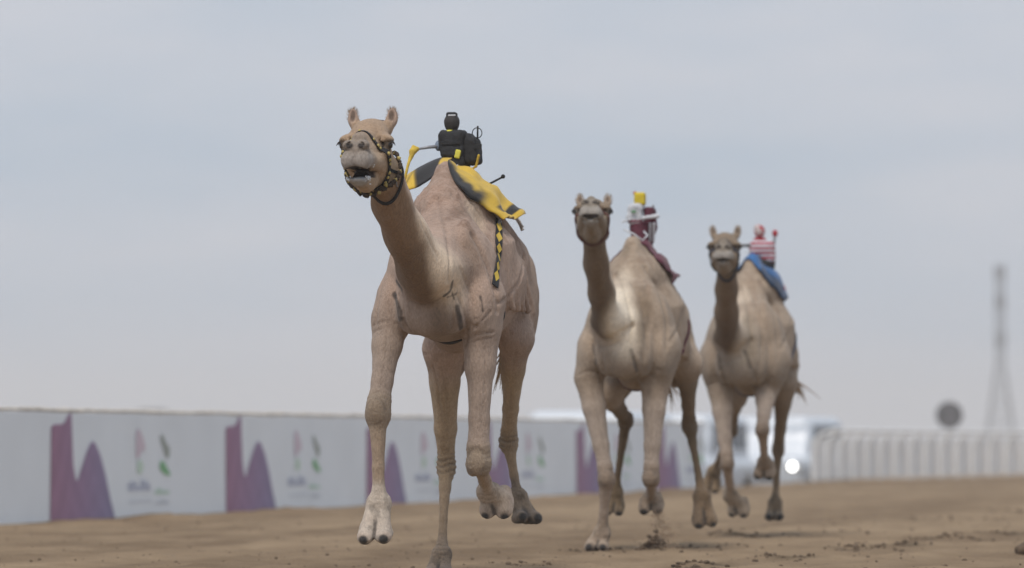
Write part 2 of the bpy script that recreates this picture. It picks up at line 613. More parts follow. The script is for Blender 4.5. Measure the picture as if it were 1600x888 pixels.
def strip_print(name, prof, mat, parent, a_start, a_len, top, off, colf):
    """a flat print between a lower and an upper curve"""
    xs = np.array([q[0] for q in prof]); lo = np.array([q[1] for q in prof]); hi = np.array([q[2] for q in prof])
    t = np.linspace(xs[0], xs[-1], max(8, int((xs[-1] - xs[0]) * a_len / 0.035)))
    t = np.unique(np.concatenate([t, xs]))
    l_ = np.interp(t, xs, lo); h_ = np.interp(t, xs, hi)
    k = 5
    V, C = [], []
    for j in range(k):
        f = j / (k - 1)
        z = (l_ * (1 - f) + h_ * f)
        V.append(wall_pt(a_start + t * a_len, z * top, off)); C.append(colf(t, z))
    V = np.concatenate(V); C = np.concatenate(C)
    m = len(t); I = np.arange(k * m).reshape(k, m)
    F = np.stack([I[:-1, :-1].ravel(), I[:-1, 1:].ravel(), I[1:, 1:].ravel(), I[1:, :-1].ravel()], 1)
    return mesh_obj(name, V, F, mat, parent, True, col=C)

SKY_PROF = [(0.0, .02, .86), (.04, .02, .885), (.15, .02, .885), (.20, .02, .91), (.24, .02, .965), (.27, .02, .985), (.295, .02, .985), (.305, .02, .80),
            (.33, .02, .52), (.37, .02, .385), (.40, .02, .375), (.45, .02, .47), (.55, .02, .64), (.61, .02, .715), (.65, .02, .735), (.70, .02, .70),
            (.77, .02, .60), (.85, .02, .42), (.93, .02, .19), (1.0, .02, .03)]
def sky_col(t, z):
    cA = np.array([.35, .19, .29]); cB = np.array([.32, .215, .35]); cC = np.array([.26, .24, .39])
    f = np.clip(t, 0, 1)[:, None]
    c = np.where(f < .5, cA + (cB - cA) * f * 2, cB + (cC - cB) * (f - .5) * 2)
    return c * (1.06 - 0.16 * np.sin(z * 9 + t * 14)[:, None] ** 2)
def const_col(c):
    return lambda t, z: np.tile(np.array(c), (len(t), 1))

def glyph_row(x0, x1, y0, y1, n, seed):
    """a run of short unreadable strokes, as the blurred lettering looks"""
    r = random.Random(seed); out = []
    w = (x1 - x0) / n
    for i in range(n):
        xa = x0 + i * w + w * 0.12
        hh = y0 + (y1 - y0) * (0.45 + 0.55 * r.random())
        out.append([(xa, y0, y0 + (hh - y0) * .8), (xa + w * .3, y0, hh), (xa + w * .7, y0 + (hh - y0) * .35 * r.random(), hh * .97 + y0 * .03)])
    out.append([(x0, y0, y0 + (y1 - y0) * .3), (x1, y0, y0 + (y1 - y0) * .3)])
    return out

wall = empty("banner_wall", (float(edge_at(np.array([a_of_y(46)]))[0][0][0]), float(edge_at(np.array([a_of_y(46)]))[0][0][1]), 0))
bpy.context.view_layer.update()
_wi = wall.matrix_world.inverted()
def reparent(o, par):
    o.parent = par
    o.matrix_parent_inverse = par.matrix_world.inverted()
WALL_H = 0.985
PITCH = 4.7
for k in range(-3, 6):
    ya = 37.3 + PITCH * k
    yb = min(ya + PITCH, 64.3)
    a0, a1 = a_of_y(ya), a_of_y(yb)
    na = int((a1 - a0 - 0.02) / 0.09) + 1
    ta = np.linspace(a0, a1, na); tz = np.linspace(0.012, WALL_H, 9)
    Ag, Zg = np.meshgrid(ta, tz, indexing='ij')
    V = wall_pt(Ag.ravel(), Zg.ravel() + 0.0, 0.0)
    sag = 0.010 * np.sin((Ag.ravel() - a0) / (a1 - a0) * math.pi * 2) * (Zg.ravel() > WALL_H - 0.01)
    V[:, 2] -= np.abs(sag)
    I = np.arange(na * 9).reshape(na, 9)
    F = np.stack([I[:-1, :-1].ravel(), I[1:, :-1].ravel(), I[1:, 1:].ravel(), I[:-1, 1:].ravel()], 1)
    pan = mesh_obj("banner_panel", V, F, M_banner)
    reparent(pan, wall)
    sm = pan.modifiers.new("thickness", 'SOLIDIFY'); sm.thickness = 0.006; sm.offset = -1; sm.use_rim = False
    bpy.context.view_layer.update()
    def put(prof, name, col, off=0.007):
        if a_s + prof[-1][0] * 1.62 > a1 - 0.02 or a_s + prof[0][0] * 1.62 < a0: return
        o = strip_print(name, prof, M_print, None, a_s, 1.62, WALL_H, off, col)
        reparent(o, pan)
    a_s = a0 + 0.38
    put(SKY_PROF, "skyline_print", sky_col)
    # faint marks beside the skyline
    put([(1.38, .60, .80), (1.41, .56, .86), (1.45, .60, .83), (1.49, .66, .78), (1.53, .62, .70)], "calligraphy_mark", const_col((.66, .56, .64)))
    put([(1.40, .44, .54), (1.45, .42, .56), (1.50, .45, .52)], "calligraphy_mark", const_col((.58, .72, .62)))
    put([(1.79, .73, .80), (1.83, .68, .79), (1.87, .60, .74), (1.91, .56, .70), (1.95, .60, .67)], "leaf_mark", const_col((.36, .40, .37)))
    put([(1.78, .47, .53), (1.82, .44, .55), (1.87, .415, .52), (1.93, .40, .455), (1.965, .40, .42)], "leaf_mark", const_col((.22, .48, .25)))
    for gseed, (x0, x1, y0, y1, nn, cc) in enumerate([(1.24, 1.62, .265, .37, 7, (.50, .54, .66)), (1.26, 1.64, .15, .185, 11, (.68, .72, .78)),
                                                     (1.70, 1.95, .225, .30, 6, (.56, .72, .62)), (1.71, 1.95, .13, .175, 8, (.58, .62, .68))]):
        for st in glyph_row(x0, x1, y0, y1, nn, 5 + gseed):
            put(st, "lettering", const_col(cc))
    # rail on the panel's top edge and two posts behind
    tp = np.linspace(a0, a1, 40)
    w = wall_pt(tp, np.full(40, WALL_H + 0.018), -0.02)
    w[:, 2] += 0.012 * (fbm(w, 2.2, 2, 5) - 0.5) - 0.006 * np.abs(np.sin((tp - a0) / (a1 - a0) * 2 * math.pi))
    V, F = tube_geom(w, 0.013 + 0.010 * fbm(w, 3.0, 2, 9), 6)
    r_ = mesh_obj("top_rail", V, F, M_cap); reparent(r_, wall)
    for f in (0.02, 0.5):
        pp = wall_pt(np.array([a0 + (a1 - a0) * f]), np.array([0.0]), -0.07)[0]
        V, F = tube_geom([(pp[0], pp[1], -0.6), (pp[0], pp[1], 0.97)], 0.035, 8)
        r_ = mesh_obj("post", V, F, M_wpost); reparent(r_, wall)
tag(wall, "long white banner wall printed with purple skylines along the track", "banner wall")

# ---- white running rail beyond the wall's end ------------------------
M_white = simple("white_plastic", (0.82, 0.83, 0.83), 0.45, var=0.05, scale=8)
M_net = simple("pale_board", (0.83, 0.835, 0.835), 0.7, var=0.06, scale=3)
ra0 = a_of_y(73.0)
rp, rth = edge_at(np.array([ra0 + 10]))
rail = empty("running_rail", (rp[0, 0], rp[0, 1], 0))
bpy.context.view_layer.update()
def rail_pt(a, b, z):
    p, th = edge_at(np.array([a], float))
    return (p[0, 0] + math.cos(th[0]) * b, p[0, 1] - math.sin(th[0]) * b, z)
NPOST = 34
for i in range(NPOST):
    a = ra0 + i * 1.15
    path = [rail_pt(a, 0.0, -0.3), rail_pt(a, 0.0, 0.45), rail_pt(a, 0.02, 0.66), rail_pt(a, 0.09, 0.80), rail_pt(a, 0.20, 0.87), rail_pt(a, 0.33, 0.885)]
    V, F = tube_geom(catmull(path, 14), 0.028, 8)
    o = mesh_obj("post", V, F, M_white); reparent(o, rail)
    if i < NPOST - 1:
        q = [rail_pt(a + 0.06, -0.05, 0.06), rail_pt(a + 1.09, -0.05, 0.06), rail_pt(a + 1.09, -0.05, 0.78), rail_pt(a + 0.06, -0.05, 0.78)]
        o = mesh_obj("infill_board", q, [(0, 1, 2, 3)], M_net, smooth=False); reparent(o, rail)
        s_ = o.modifiers.new("t", 'SOLIDIFY'); s_.thickness = 0.012
aa = np.linspace(ra0 - 0.2, ra0 + NPOST * 1.15, 80)
V, F = tube_geom([rail_pt(a, 0.36, 0.90) for a in aa], 0.04, 8)
o = mesh_obj("top_rail", V, F, M_white); reparent(o, rail)
tag(rail, "white running rail with hooked posts curving away at the right", "railing")

# ---- convoy of white four-wheel-drives on the service road ----------------
M_paint = simple("white_car_paint", (0.60, 0.645, 0.70), 0.25, var=0.02, scale=2, spec=0.5)
M_glass = simple("car_glass", (0.05, 0.075, 0.11), 0.25, var=0.1, scale=2, spec=0.35)
M_tyre = simple("tyre_rubber", (0.02, 0.02, 0.02), 0.85, var=0.2)
M_rim = simple("alloy_rim", (0.45, 0.46, 0.47), 0.35, metal=0.8)
M_grille = simple("dark_grille", (0.04, 0.04, 0.045), 0.5)
M_chrome = simple("lamp_housing", (0.55, 0.57, 0.60), 0.2, metal=0.3)
def lamp_mat(name, s):
    m, n, l, b = new_mat(name)
    b.inputs["Emission Color"].default_value = (1, 0.98, 0.93, 1)
    b.inputs["Emission Strength"].default_value = s
    return m
M_lamp = lamp_mat("headlamp_on", 6.0)
M_lamp2 = lamp_mat("headlamp_dim", 5.0)
def make_car():
    root = empty("four_wheel_drive")
    s = Sdf()
    s.box((0, -0.05, 0.78), (0.95, 2.38, 0.36), 0.16, 0.03)            # lower body, +y is forward
    s.box((0, 1.62, 0.95), (0.86, 0.72, 0.20), 0.10, 0.05)             # bonnet
    s.box((0, -0.75, 1.42), (0.80, 1.62, 0.42), 0.20, 0.08)            # cabin
    s.box((0, 0.85, 1.30), (0.78, 0.18, 0.26), 0.1, 0.1, rot3(0, 38, 0))
    for sx in (-1, 1):
        for yy in (1.45, -1.45):
            s.el((sx * 0.95, yy, 0.42), (0.24, 0.46, 0.46), 0.02, sub=True)
    sdf_obj("body", s, 0.035, M_paint, root)
    R = Matrix.Rotation(math.radians(-32), 3, 'X')
    bm = bmesh.new(); bm_box(bm, (0, 0.90, 1.47), (1.36, 0.02, 0.50), R=Matrix.Rotation(math.radians(30), 3, 'X')); bm_obj("windscreen", bm, M_glass, root)
    bm = bmesh.new(); bm_box(bm, (0, -2.37, 1.52), (1.25, 0.03, 0.42), bevel=0.008); bm_obj("rear_window", bm, M_glass, root)
    for sx in (-1, 1):
        for y0, y1 in ((-0.05, 0.62), (-1.05, -0.15), (-1.95, -1.15)):
            bm = bmesh.new(); bm_box(bm, (sx * 0.79, (y0 + y1) / 2, 1.50), (0.04, y1 - y0, 0.38), bevel=0.01); bm_obj("side_window", bm, M_glass, root)
        bm = bmesh.new(); bm_box(bm, (sx * 1.04, 0.78, 1.28), (0.20, 0.12, 0.18), bevel=0.04); bm_obj("wing_mirror", bm, M_paint, root)
        for yy in (1.45, -1.45):
            V, F = tube_geom([(sx * 0.70, yy, 0.40), (sx * 0.94, yy, 0.40)], [0.40, 0.40], 24)
            w_ = mesh_obj("wheel", V, F, M_tyre, root, smooth=False)
            V, F = tube_geom([(sx * 0.93, yy, 0.40), (sx * 0.955, yy, 0.40)], [0.25, 0.23], 16)
            mesh_obj("rim", V, F, M_rim, w_, smooth=False)
        bm = bmesh.new(); bm_box(bm, (sx * 0.74, 2.31, 1.00), (0.34, 0.10, 0.20), bevel=0.04); bm_obj("headlight", bm, M_chrome, root)
    bm = bmesh.new(); bm_box(bm, (0, 2.335, 0.90), (0.96, 0.06, 0.24), bevel=0.02); gr = bm_obj("grille", bm, M_grille, root)
    for zz in (0.84, 0.90, 0.96):
        bm = bmesh.new(); bm_box(bm, (0, 2.37, zz), (0.94, 0.02, 0.018)); bm_obj("grille_bar", bm, M_chrome, gr)
    bm = bmesh.new(); bm_box(bm, (0, 2.36, 0.56), (1.78, 0.18, 0.26), bevel=0.07); bm_obj("bumper", bm, M_grille, root)
    return root
def copy_tree(o, parent=None):
    c = o.copy(); COL.objects.link(c); c.parent = parent
    for ch in list(o.children): copy_tree(ch, c)
    return c
car0 = make_car()
CARS = [(470, 75.0, "white four-wheel-drive with roof just showing behind the left banner wall"),
        (862, 61.0, "white four-wheel-drive behind the wall between first and second camel"),
        (1003, 68.0, "white four-wheel-drive behind the wall, seen past the second camel's forelegs"),
        (1173, 75.0, "white four-wheel-drive with lit headlights behind the third camel's legs")]
for i, (u, yy, lab) in enumerate(CARS):
    c = car0 if i == 0 else copy_tree(car0)
    c.location = ((u - 800) / FPX * yy + 2.36 * math.sin(0.2555), yy + 2.36 * math.cos(0.2555), LOW)
    c.rotation_euler = (0, 0, math.pi - math.atan(0.2612))
    c.scale = (1.0, 1.0, 1.06)
    tag(c, lab, "car", "convoy of white cars behind the wall")
    if i == 3:
        k = 0
        for ch in c.children:
            if ch.name.split('.')[0] == "headlight":
                cx = 0.70 if k else -0.70
                x_ = [v.co.x for v in ch.data.vertices]; cx = sum(x_) / len(x_)
                V, F = tube_geom([(cx, 2.362, 1.00), (cx, 2.39, 1.00)], [0.065, 0.055], 16)
                mesh_obj("lit_lamp", V, F, M_lamp if cx < 0 else M_lamp2, ch)
                k += 1

# ---- round sign on a pole behind the rail --------------------------------
M_sign = simple("weathered_sign_back", (0.12, 0.12, 0.13), 0.6, var=0.15, scale=4)
M_pole = simple("galvanised_pole", (0.42, 0.43, 0.44), 0.5, metal=0.3)
yy = 118.0
sg = empty("round_sign", ((1483 - 800) / FPX * yy, yy, LOW))
sz = CAM_Z + (690 - 649) / FPX * yy - LOW
V, F = tube_geom([(0, 0, sz), (0, -0.012, sz), (0, -0.028, sz)], [0.36, 0.375, 0.365], 40)
mesh_obj("disc", V, F, M_sign, sg, smooth=False)
tube("pole", [(0, 0.05, 0), (0, 0.05, sz + 0.25)], 0.035, M_pole, sg)
for dz in (-0.15, 0.15):
    bm = bmesh.new(); bm_box(bm, (0, 0.02, sz + dz), (0.12, 0.10, 0.04)); bm_obj("bracket", bm, M_pole, sg)
tag(sg, "dark round sign on a thin pole behind the white rail", "sign")

# ---- lattice mast far away ------------------------------------------------
M_steel = simple("tower_steel", (0.16, 0.17, 0.18), 0.6, metal=0.4)
yy = 640.0
sc_ = FPX / yy
tw = empty("lattice_tower", ((1563 - 800) / FPX * yy, yy, LOW))
H_T = (690 - 415) / sc_ + CAM_Z - LOW
def tower_w(z):
    f = z / H_T
    return 0.56 if f > 0.47 else 0.56 + (0.47 - f) / 0.47 * 1.75
levels = [0, .1, .2, .29, .38, .47, .54, .61, .68, .75, .82, .89, .96, 1.0]
br = []
for sx, sy in ((-1, -1), (1, -1), (1, 1), (-1, 1)):
    tube("leg", [(sx * tower_w(f * H_T), sy * tower_w(f * H_T), f * H_T) for f in levels], 0.10, M_steel, tw, 6)
for i in range(len(levels) - 1):
    z0, z1 = levels[i] * H_T, levels[i + 1] * H_T
    w0, w1 = tower_w(z0), tower_w(z1)
    cs0 = [(-w0, -w0, z0), (w0, -w0, z0), (w0, w0, z0), (-w0, w0, z0)]
    cs1 = [(-w1, -w1, z1), (w1, -w1, z1), (w1, w1, z1), (-w1, w1, z1)]
    for k in range(4):
        br.append(tube_geom([cs0[k], cs1[(k + 1) % 4]], 0.045, 4))
        br.append(tube_geom([cs0[(k + 1) % 4], cs1[k]], 0.045, 4))
        br.append(tube_geom([cs1[k], cs1[(k + 1) % 4]], 0.045, 4))
V, F = join_geom(br)
mesh_obj("bracing", V, F, M_steel, tw, smooth=False)
for f in (0.965, 0.80, 0.60):
    for k in range(4):
        an = k * math.pi / 2 + 0.4
        bm = bmesh.new(); bm_box(bm, (0.75 * math.cos(an), 0.75 * math.sin(an), f * H_T), (0.25, 0.45, 1.9), rz=an, bevel=0.05); bm_obj("antenna_panel", bm, M_steel, tw)
tag(tw, "tall hazy lattice mast with splayed legs on the horizon", "tower")

# ---- low far building just over the wall at the left --------------------------
M_far = simple("pale_render", (0.42, 0.42, 0.42), 0.9, var=0.08, scale=0.4)
yy = 330.0
fb = empty("flat_roofed_building", ((236 - 800) / FPX * yy, yy, LOW))
bm = bmesh.new(); bm_box(bm, (0, 2, 1.9), (1.7, 4, 3.8), bevel=0.05); bm_obj("wall", bm, M_far, fb)
bm = bmesh.new(); bm_box(bm, (0, 2, 3.87), (1.9, 4.2, 0.14)); bm_obj("roof", bm, M_steel, fb)
for k in range(2):
    bm = bmesh.new(); bm_box(bm, (-0.4 + 0.8 * k, -0.01, 2.4), (0.4, 0.06, 0.6)); bm_obj("window", bm, M_glass, fb)
tag(fb, "tiny hazy flat-roofed block peeping over the banner wall at left", "building")

# ---- loose clods of earth on the churned strips --------------------------------
M_clod = simple("damp_earth", (0.13, 0.092, 0.062), 0.95, var=0.35, scale=14, bump=0.5, bscale=50)
M_grain = simple("dry_sand_grains", (0.40, 0.29, 0.20), 0.95, var=0.2, scale=14)
_bm = bmesh.new(); bmesh.ops.create_icosphere(_bm, subdivisions=1, radius=1.0)
_bm.verts.ensure_lookup_table()
ICO_V = np.array([v.co for v in _bm.verts]); ICO_F = [tuple(v.index for v in f.verts) for f in _bm.faces]
_bm.free()
def lump_geom(c, r, sd):
    rr = random.Random(sd)
    M = np.array(Matrix.Rotation(rr.random() * 6, 3, (rr.random(), rr.random(), 1)))
    sc = np.array([r * rr.uniform(.7, 1.4), r * rr.uniform(.7, 1.2), r * rr.uniform(.55, .9)])
    k = np.array([rr.uniform(.75, 1.15) for _ in ICO_V])[:, None]
    return [tuple(q) for q in (ICO_V @ M.T) * k * sc + np.array(c)], ICO_F
rr = random.Random(3)
parts = []
for cx, cy, hw, hl, hh in RUTS:
    n = int(20 + 1500 * hh * hw * 2.0) if hh > 0.013 else 0
    for _ in range(min(n, 160)):
        x = cx + rr.gauss(0, hw * 0.62); y = cy + rr.gauss(0, hl * 0.6)
        r = (0.003 + 0.020 * rr.random() ** 2.5) * (0.4 + hh / 0.03)
        r = min(r, 0.017)
        parts.append(lump_geom((x, y, track_z(x, y) + r * 0.3), r, rr.random()))
gy = np.array([rr.uniform(23.5, 40) for _ in range(1500)]); gx = np.array([rr.uniform(-0.135, 0.135) for _ in range(1500)]) * gy
gz = track_zs(gx, gy)
for x, y, z in zip(gx, gy, gz):          # finer grit strewn over the near part of the track
    if x < -13.6 + 0.2612 * y: continue
    r = 0.003 + 0.011 * rr.random() ** 4
    parts.append(lump_geom((x, y, z + r * 0.2), r, rr.random()))
V, F = join_geom(parts)
o = mesh_obj("earth_clods", V, F, M_clod, smooth=False)
tag(o, "dark crumbs of damp earth thrown up along the sandy track", "soil", kind="stuff")

# ---- sand kicked up under the second camel's lifted forefoot -------------------
parts = []
for i in range(700):
    t = rr.random()
    d = 28.0 + rr.gauss(0, 0.10)
    u = 1033 + rr.gauss(0, 5 + 9 * (1 - t)) + 5 * math.sin(t * 5); v = 862 - 66 * t ** 1.2 + rr.gauss(0, 3)
    z = CAM_Z + (690 - v) / FPX * d
    if z < 0.01: continue
    parts.append(lump_geom(((u - 800) / FPX * d, d, z), rr.uniform(0.002, 0.006), rr.random()))
V, F = join_geom(parts)
o = mesh_obj("sand_spray", V, F, M_grain, smooth=False)
tag(o, "spray of sand kicked up beneath the second camel's forefoot", "sand", kind="stuff")
parts = []
for i in range(90):
    d = 27.9 + rr.gauss(0, 0.12)
    u = 1022 + rr.gauss(0, 13); h = max(0, 0.10 - abs(u - 1022) / 26 * 0.10) * rr.random()
    x = (u - 800) / FPX * d
    parts.append(lump_geom((x, d, track_z(x, d) + h), rr.uniform(0.006, 0.02), rr.random()))
V, F = join_geom(parts)
o = mesh_obj("kicked_up_earth", V, F, M_clod, smooth=False)
tag(o, "dark burst of earth on the track below the second camel", "soil", kind="stuff")

# ---- dark lump in place of a foot tip at the right border of the picture ---------------------------------
d = CAM_Z * FPX / (867 - 690.0)
cx = (1603 - 800) / FPX * d
s = Sdf()
s.el((0, 0, 0.035), (0.07, 0.09, 0.042), 0.02)
s.el((-0.035, -0.01, 0.025), (0.035, 0.06, 0.03), 0.02)
s.el((0.03, 0.0, 0.055), (0.05, 0.05, 0.04), 0.03)
o = sdf_obj("foot_tip_lump", s, 0.008, M_clod, noise=0.008, nf=40)
o.location = (cx, d, track_z(cx, d) - 0.005)
tag(o, "dark lump in place of a foot tip at the right edge of the track", "earth lump")

# ================================================================== THE CAMELS
M_coat = attr_mat("camel_coat", rough=0.9, bump=0.75, bscale=120.0, stretch=(1, 1, 0.4), var=0.22, spec=0.12, sheen=0.15, dist=0.012)
M_eye = simple("dark_eye", (0.012, 0.009, 0.008), 0.12, var=0.1, spec=0.7)
M_lash = simple("dark_lashes", (0.03, 0.022, 0.018), 0.8)
M_tail = simple("tail_hair", (0.30, 0.20, 0.11), 0.9, var=0.3, scale=40)
M_foam = simple("mouth_foam", (0.72, 0.75, 0.78), 0.35, var=0.06, scale=60)

class Frame:
    """a camel's own frame: x to its right, y forward, z up"""
    def __init__(self, u0, depth, theta):
        self.o = np.array([(u0 - 800) / FPX * depth, depth, 0.0])
        self.th = math.radians(theta)
        self.rz = math.pi - self.th
        self.X = np.array([math.cos(self.rz), math.sin(self.rz), 0]); self.Y = np.array([-math.sin(self.rz), math.cos(self.rz), 0])
        self.ct, self.st = math.cos(TILT), math.sin(TILT)
    def P(self, u, v, y, dx=0.0):
        """local point seen at (u, v) of the photograph, y metres ahead of the camel's middle"""
        cx, cy = (u - 800) / FPX, (444 - v) / FPX
        d = np.array([cx, self.ct - cy * self.st, self.st + cy * self.ct])
        c = np.array([0, 0, CAM_Z])
        t = (y - (c - self.o) @ self.Y) / (d @ self.Y)
        w = c + d * t - self.o
        return np.array([w @ self.X + dx, y, w[2]])

    def hit(self, s, u, v, y0=1.9, y1=-1.2):
        p0, p1 = self.P(u, v, y0), self.P(u, v, y1)
        t = np.linspace(0, 1, 420)[:, None]
        q = p0 * (1 - t) + p1 * t
        d = s.ev(q)
        i = np.argmax(d < 0)
        return q[i] if d[i] < 0 else None

def lerp(a, b, t): return np.asarray(a) * (1 - t) + np.asarray(b) * t

def add_foot(s, A, T, H, marks, size=1.0):
    """two-toed padded foot: A fetlock, T toe tips, H heel"""
    A, T, H = map(np.asarray, (A, T, H))
    f = (T - H); fl = np.linalg.norm(f); f = f / fl
    lat = np.array([1.0, 0, 0]); lat = lat - f * (lat @ f); lat /= np.linalg.norm(lat)
    up = np.cross(lat, f)
    if up @ (A - (T + H) / 2) < 0: up = -up
    z = size
    for sg in (-1, 1):
        m = lerp(T, H, 0.45) + up * 0.035 * z + lat * 0.034 * z * sg
        s.rc(A + lat * 0.018 * sg * z, m, 0.040 * z, 0.044 * z, 0.02)
        tip = T + lat * 0.047 * z * sg - f * 0.022 * z + up * 0.016 * z
        s.rc(m, tip, 0.044 * z, 0.033 * z, 0.015)
        s.rc(lerp(H, T, 0.15) + lat * 0.03 * sg * z + up * 0.022 * z, tip, 0.038 * z, 0.034 * z, 0.02)
        nl = T + lat * 0.050 * z * sg + f * 0.004 * z + up * 0.013 * z
        s.el(nl, (0.020 * z, 0.017 * z, 0.015 * z), 0.006, np.stack([lat, f, up], 1))
        s.el(lerp(T, H, 0.35) + lat * 0.040 * z * sg + up * 0.012 * z, (0.052 * z, 0.085 * z, 0.022 * z), 0.012, np.stack([lat, f, up], 1))   # pad
        marks['nail'].append(nl + f * 0.006)
    # cleft between the toes
    s.rc(T + f * 0.03 + up * 0.05 * z, lerp(T, A, 0.62) + (f * 0.045 + up * 0.01) * z, 0.010, 0.006, 0.018, sub=True)
    s.rc(T + f * 0.03 + up * 0.0 * z, T - f * 0.04, 0.008, 0.004, 0.012, sub=True)
    marks['foot'].append((A, T, H))

def add_leg(s, fore, top, pts, r, marks, k=0.02):
    """top: joint inside the body; pts: (elbow|stifle, knee|hock, fetlock, toe, heel); r: radii"""
    E, K, Fk, T, H = pts
    rt, re, rm, rk, rc1, rc2, rf = r
    E, K, Fk = map(np.asarray, (E, K, Fk))
    s.rc(top, E, rt, re, 0.06)
    d = (K - E); L = np.linalg.norm(d); dn = d / L
    m1 = lerp(E, K, 0.30); m2 = lerp(E, K, 0.68); m3 = lerp(E, K, 0.90)
    back = np.array([0, -1.0, 0]); back = back - dn * (back @ dn); back /= np.linalg.norm(back)
    s.rc(E, m1, re, rm * 1.08, 0.04)
    s.rc(m1, m2, rm * 1.05, rm * 0.80, 0.03)
    s.rc(m2, m3, rm * 0.80, rk * 0.80, 0.02)
    # muscle bellies and tendons along the upper limb
    for sg in (-1, 1):
        s.rc(lerp(E, K, 0.0) + np.array([sg * re * 0.45, 0.0, 0]), lerp(E, K, 0.55) + np.array([sg * rm * 0.30, 0.0, 0]), re * 0.55, rm * 0.42, 0.02)
    s.rc(lerp(E, K, 0.1) - back * re * 0.45, lerp(E, K, 0.8) - back * rm * 0.35, re * 0.5, rm * 0.35, 0.018)
    d2 = Fk - K; d2n = d2 / np.linalg.norm(d2)
    bk = np.array([0, -1.0, 0.15]); bk = bk - d2n * (bk @ d2n); bk /= np.linalg.norm(bk)
    if fore:
        s.rc(m3, lerp(K, Fk, 0.05), rk * 0.84, rk * 0.86, 0.02)
        fw = -(back * 0.7 + bk * 0.3); fw /= np.linalg.norm(fw)
        s.el(K + fw * rk * 0.42, (rk * 0.78, rk * 0.62, rk * 0.95), 0.012)
        for sg in (-1, 1):
            s.el(K + np.array([sg * rk * 0.46, -0.01, -0.01]), (rk * 0.48, rk * 0.6, rk * 0.95), 0.012)
        s.rc(lerp(K, Fk, 0.06), lerp(K, Fk, 0.26), rk * 0.85, rc1, 0.02)
    else:
        # hock with its point standing out behind
        s.rc(m3, lerp(K, Fk, 0.05), rk * 0.80, rk * 0.88, 0.02)
        s.rc(K + back * rk * 0.9 - dn * 0.05, lerp(K, Fk, 0.12) + bk * rk * 0.35, rk * 0.50, rk * 0.55, 0.02)
        s.rc(m2 + back * rm * 0.75, K + back * rk * 0.9 - dn * 0.05, 0.022, 0.028, 0.02)   # achilles tendon
        for sg in (-1, 1):
            s.el(K + np.array([sg * rk * 0.5, 0, 0.0]), (rk * 0.5, rk * 0.65, rk * 1.0), 0.015)
        s.rc(lerp(K, Fk, 0.05), lerp(K, Fk, 0.26), rk * 0.8, rc1, 0.02)
    s.rc(lerp(K, Fk, 0.24), lerp(K, Fk, 0.62), rc1, rc2 * 0.95, 0.015)
    s.rc(lerp(K, Fk, 0.62), lerp(K, Fk, 0.90), rc2 * 0.95, rc2 * 1.05, 0.015)
    s.rc(lerp(K, Fk, 0.2) + bk * rc1 * 0.75, lerp(K, Fk, 0.95) + bk * rc2 * 0.8, rc1 * 0.5, rc2 * 0.5, 0.010)     # flexor tendon
    s.rc(lerp(K, Fk, 0.88), Fk, rc2, rf, 0.02)
    for sg in (-1, 1):
        s.el(Fk + np.array([sg * rf * 0.5, 0, 0]), (rf * 0.6, rf * 0.85, rf * 0.85), 0.015)
    add_foot(s, Fk, T, H, marks, rf / 0.056)
    marks['fore' if fore else 'hind'].append((E, K, Fk, rk))

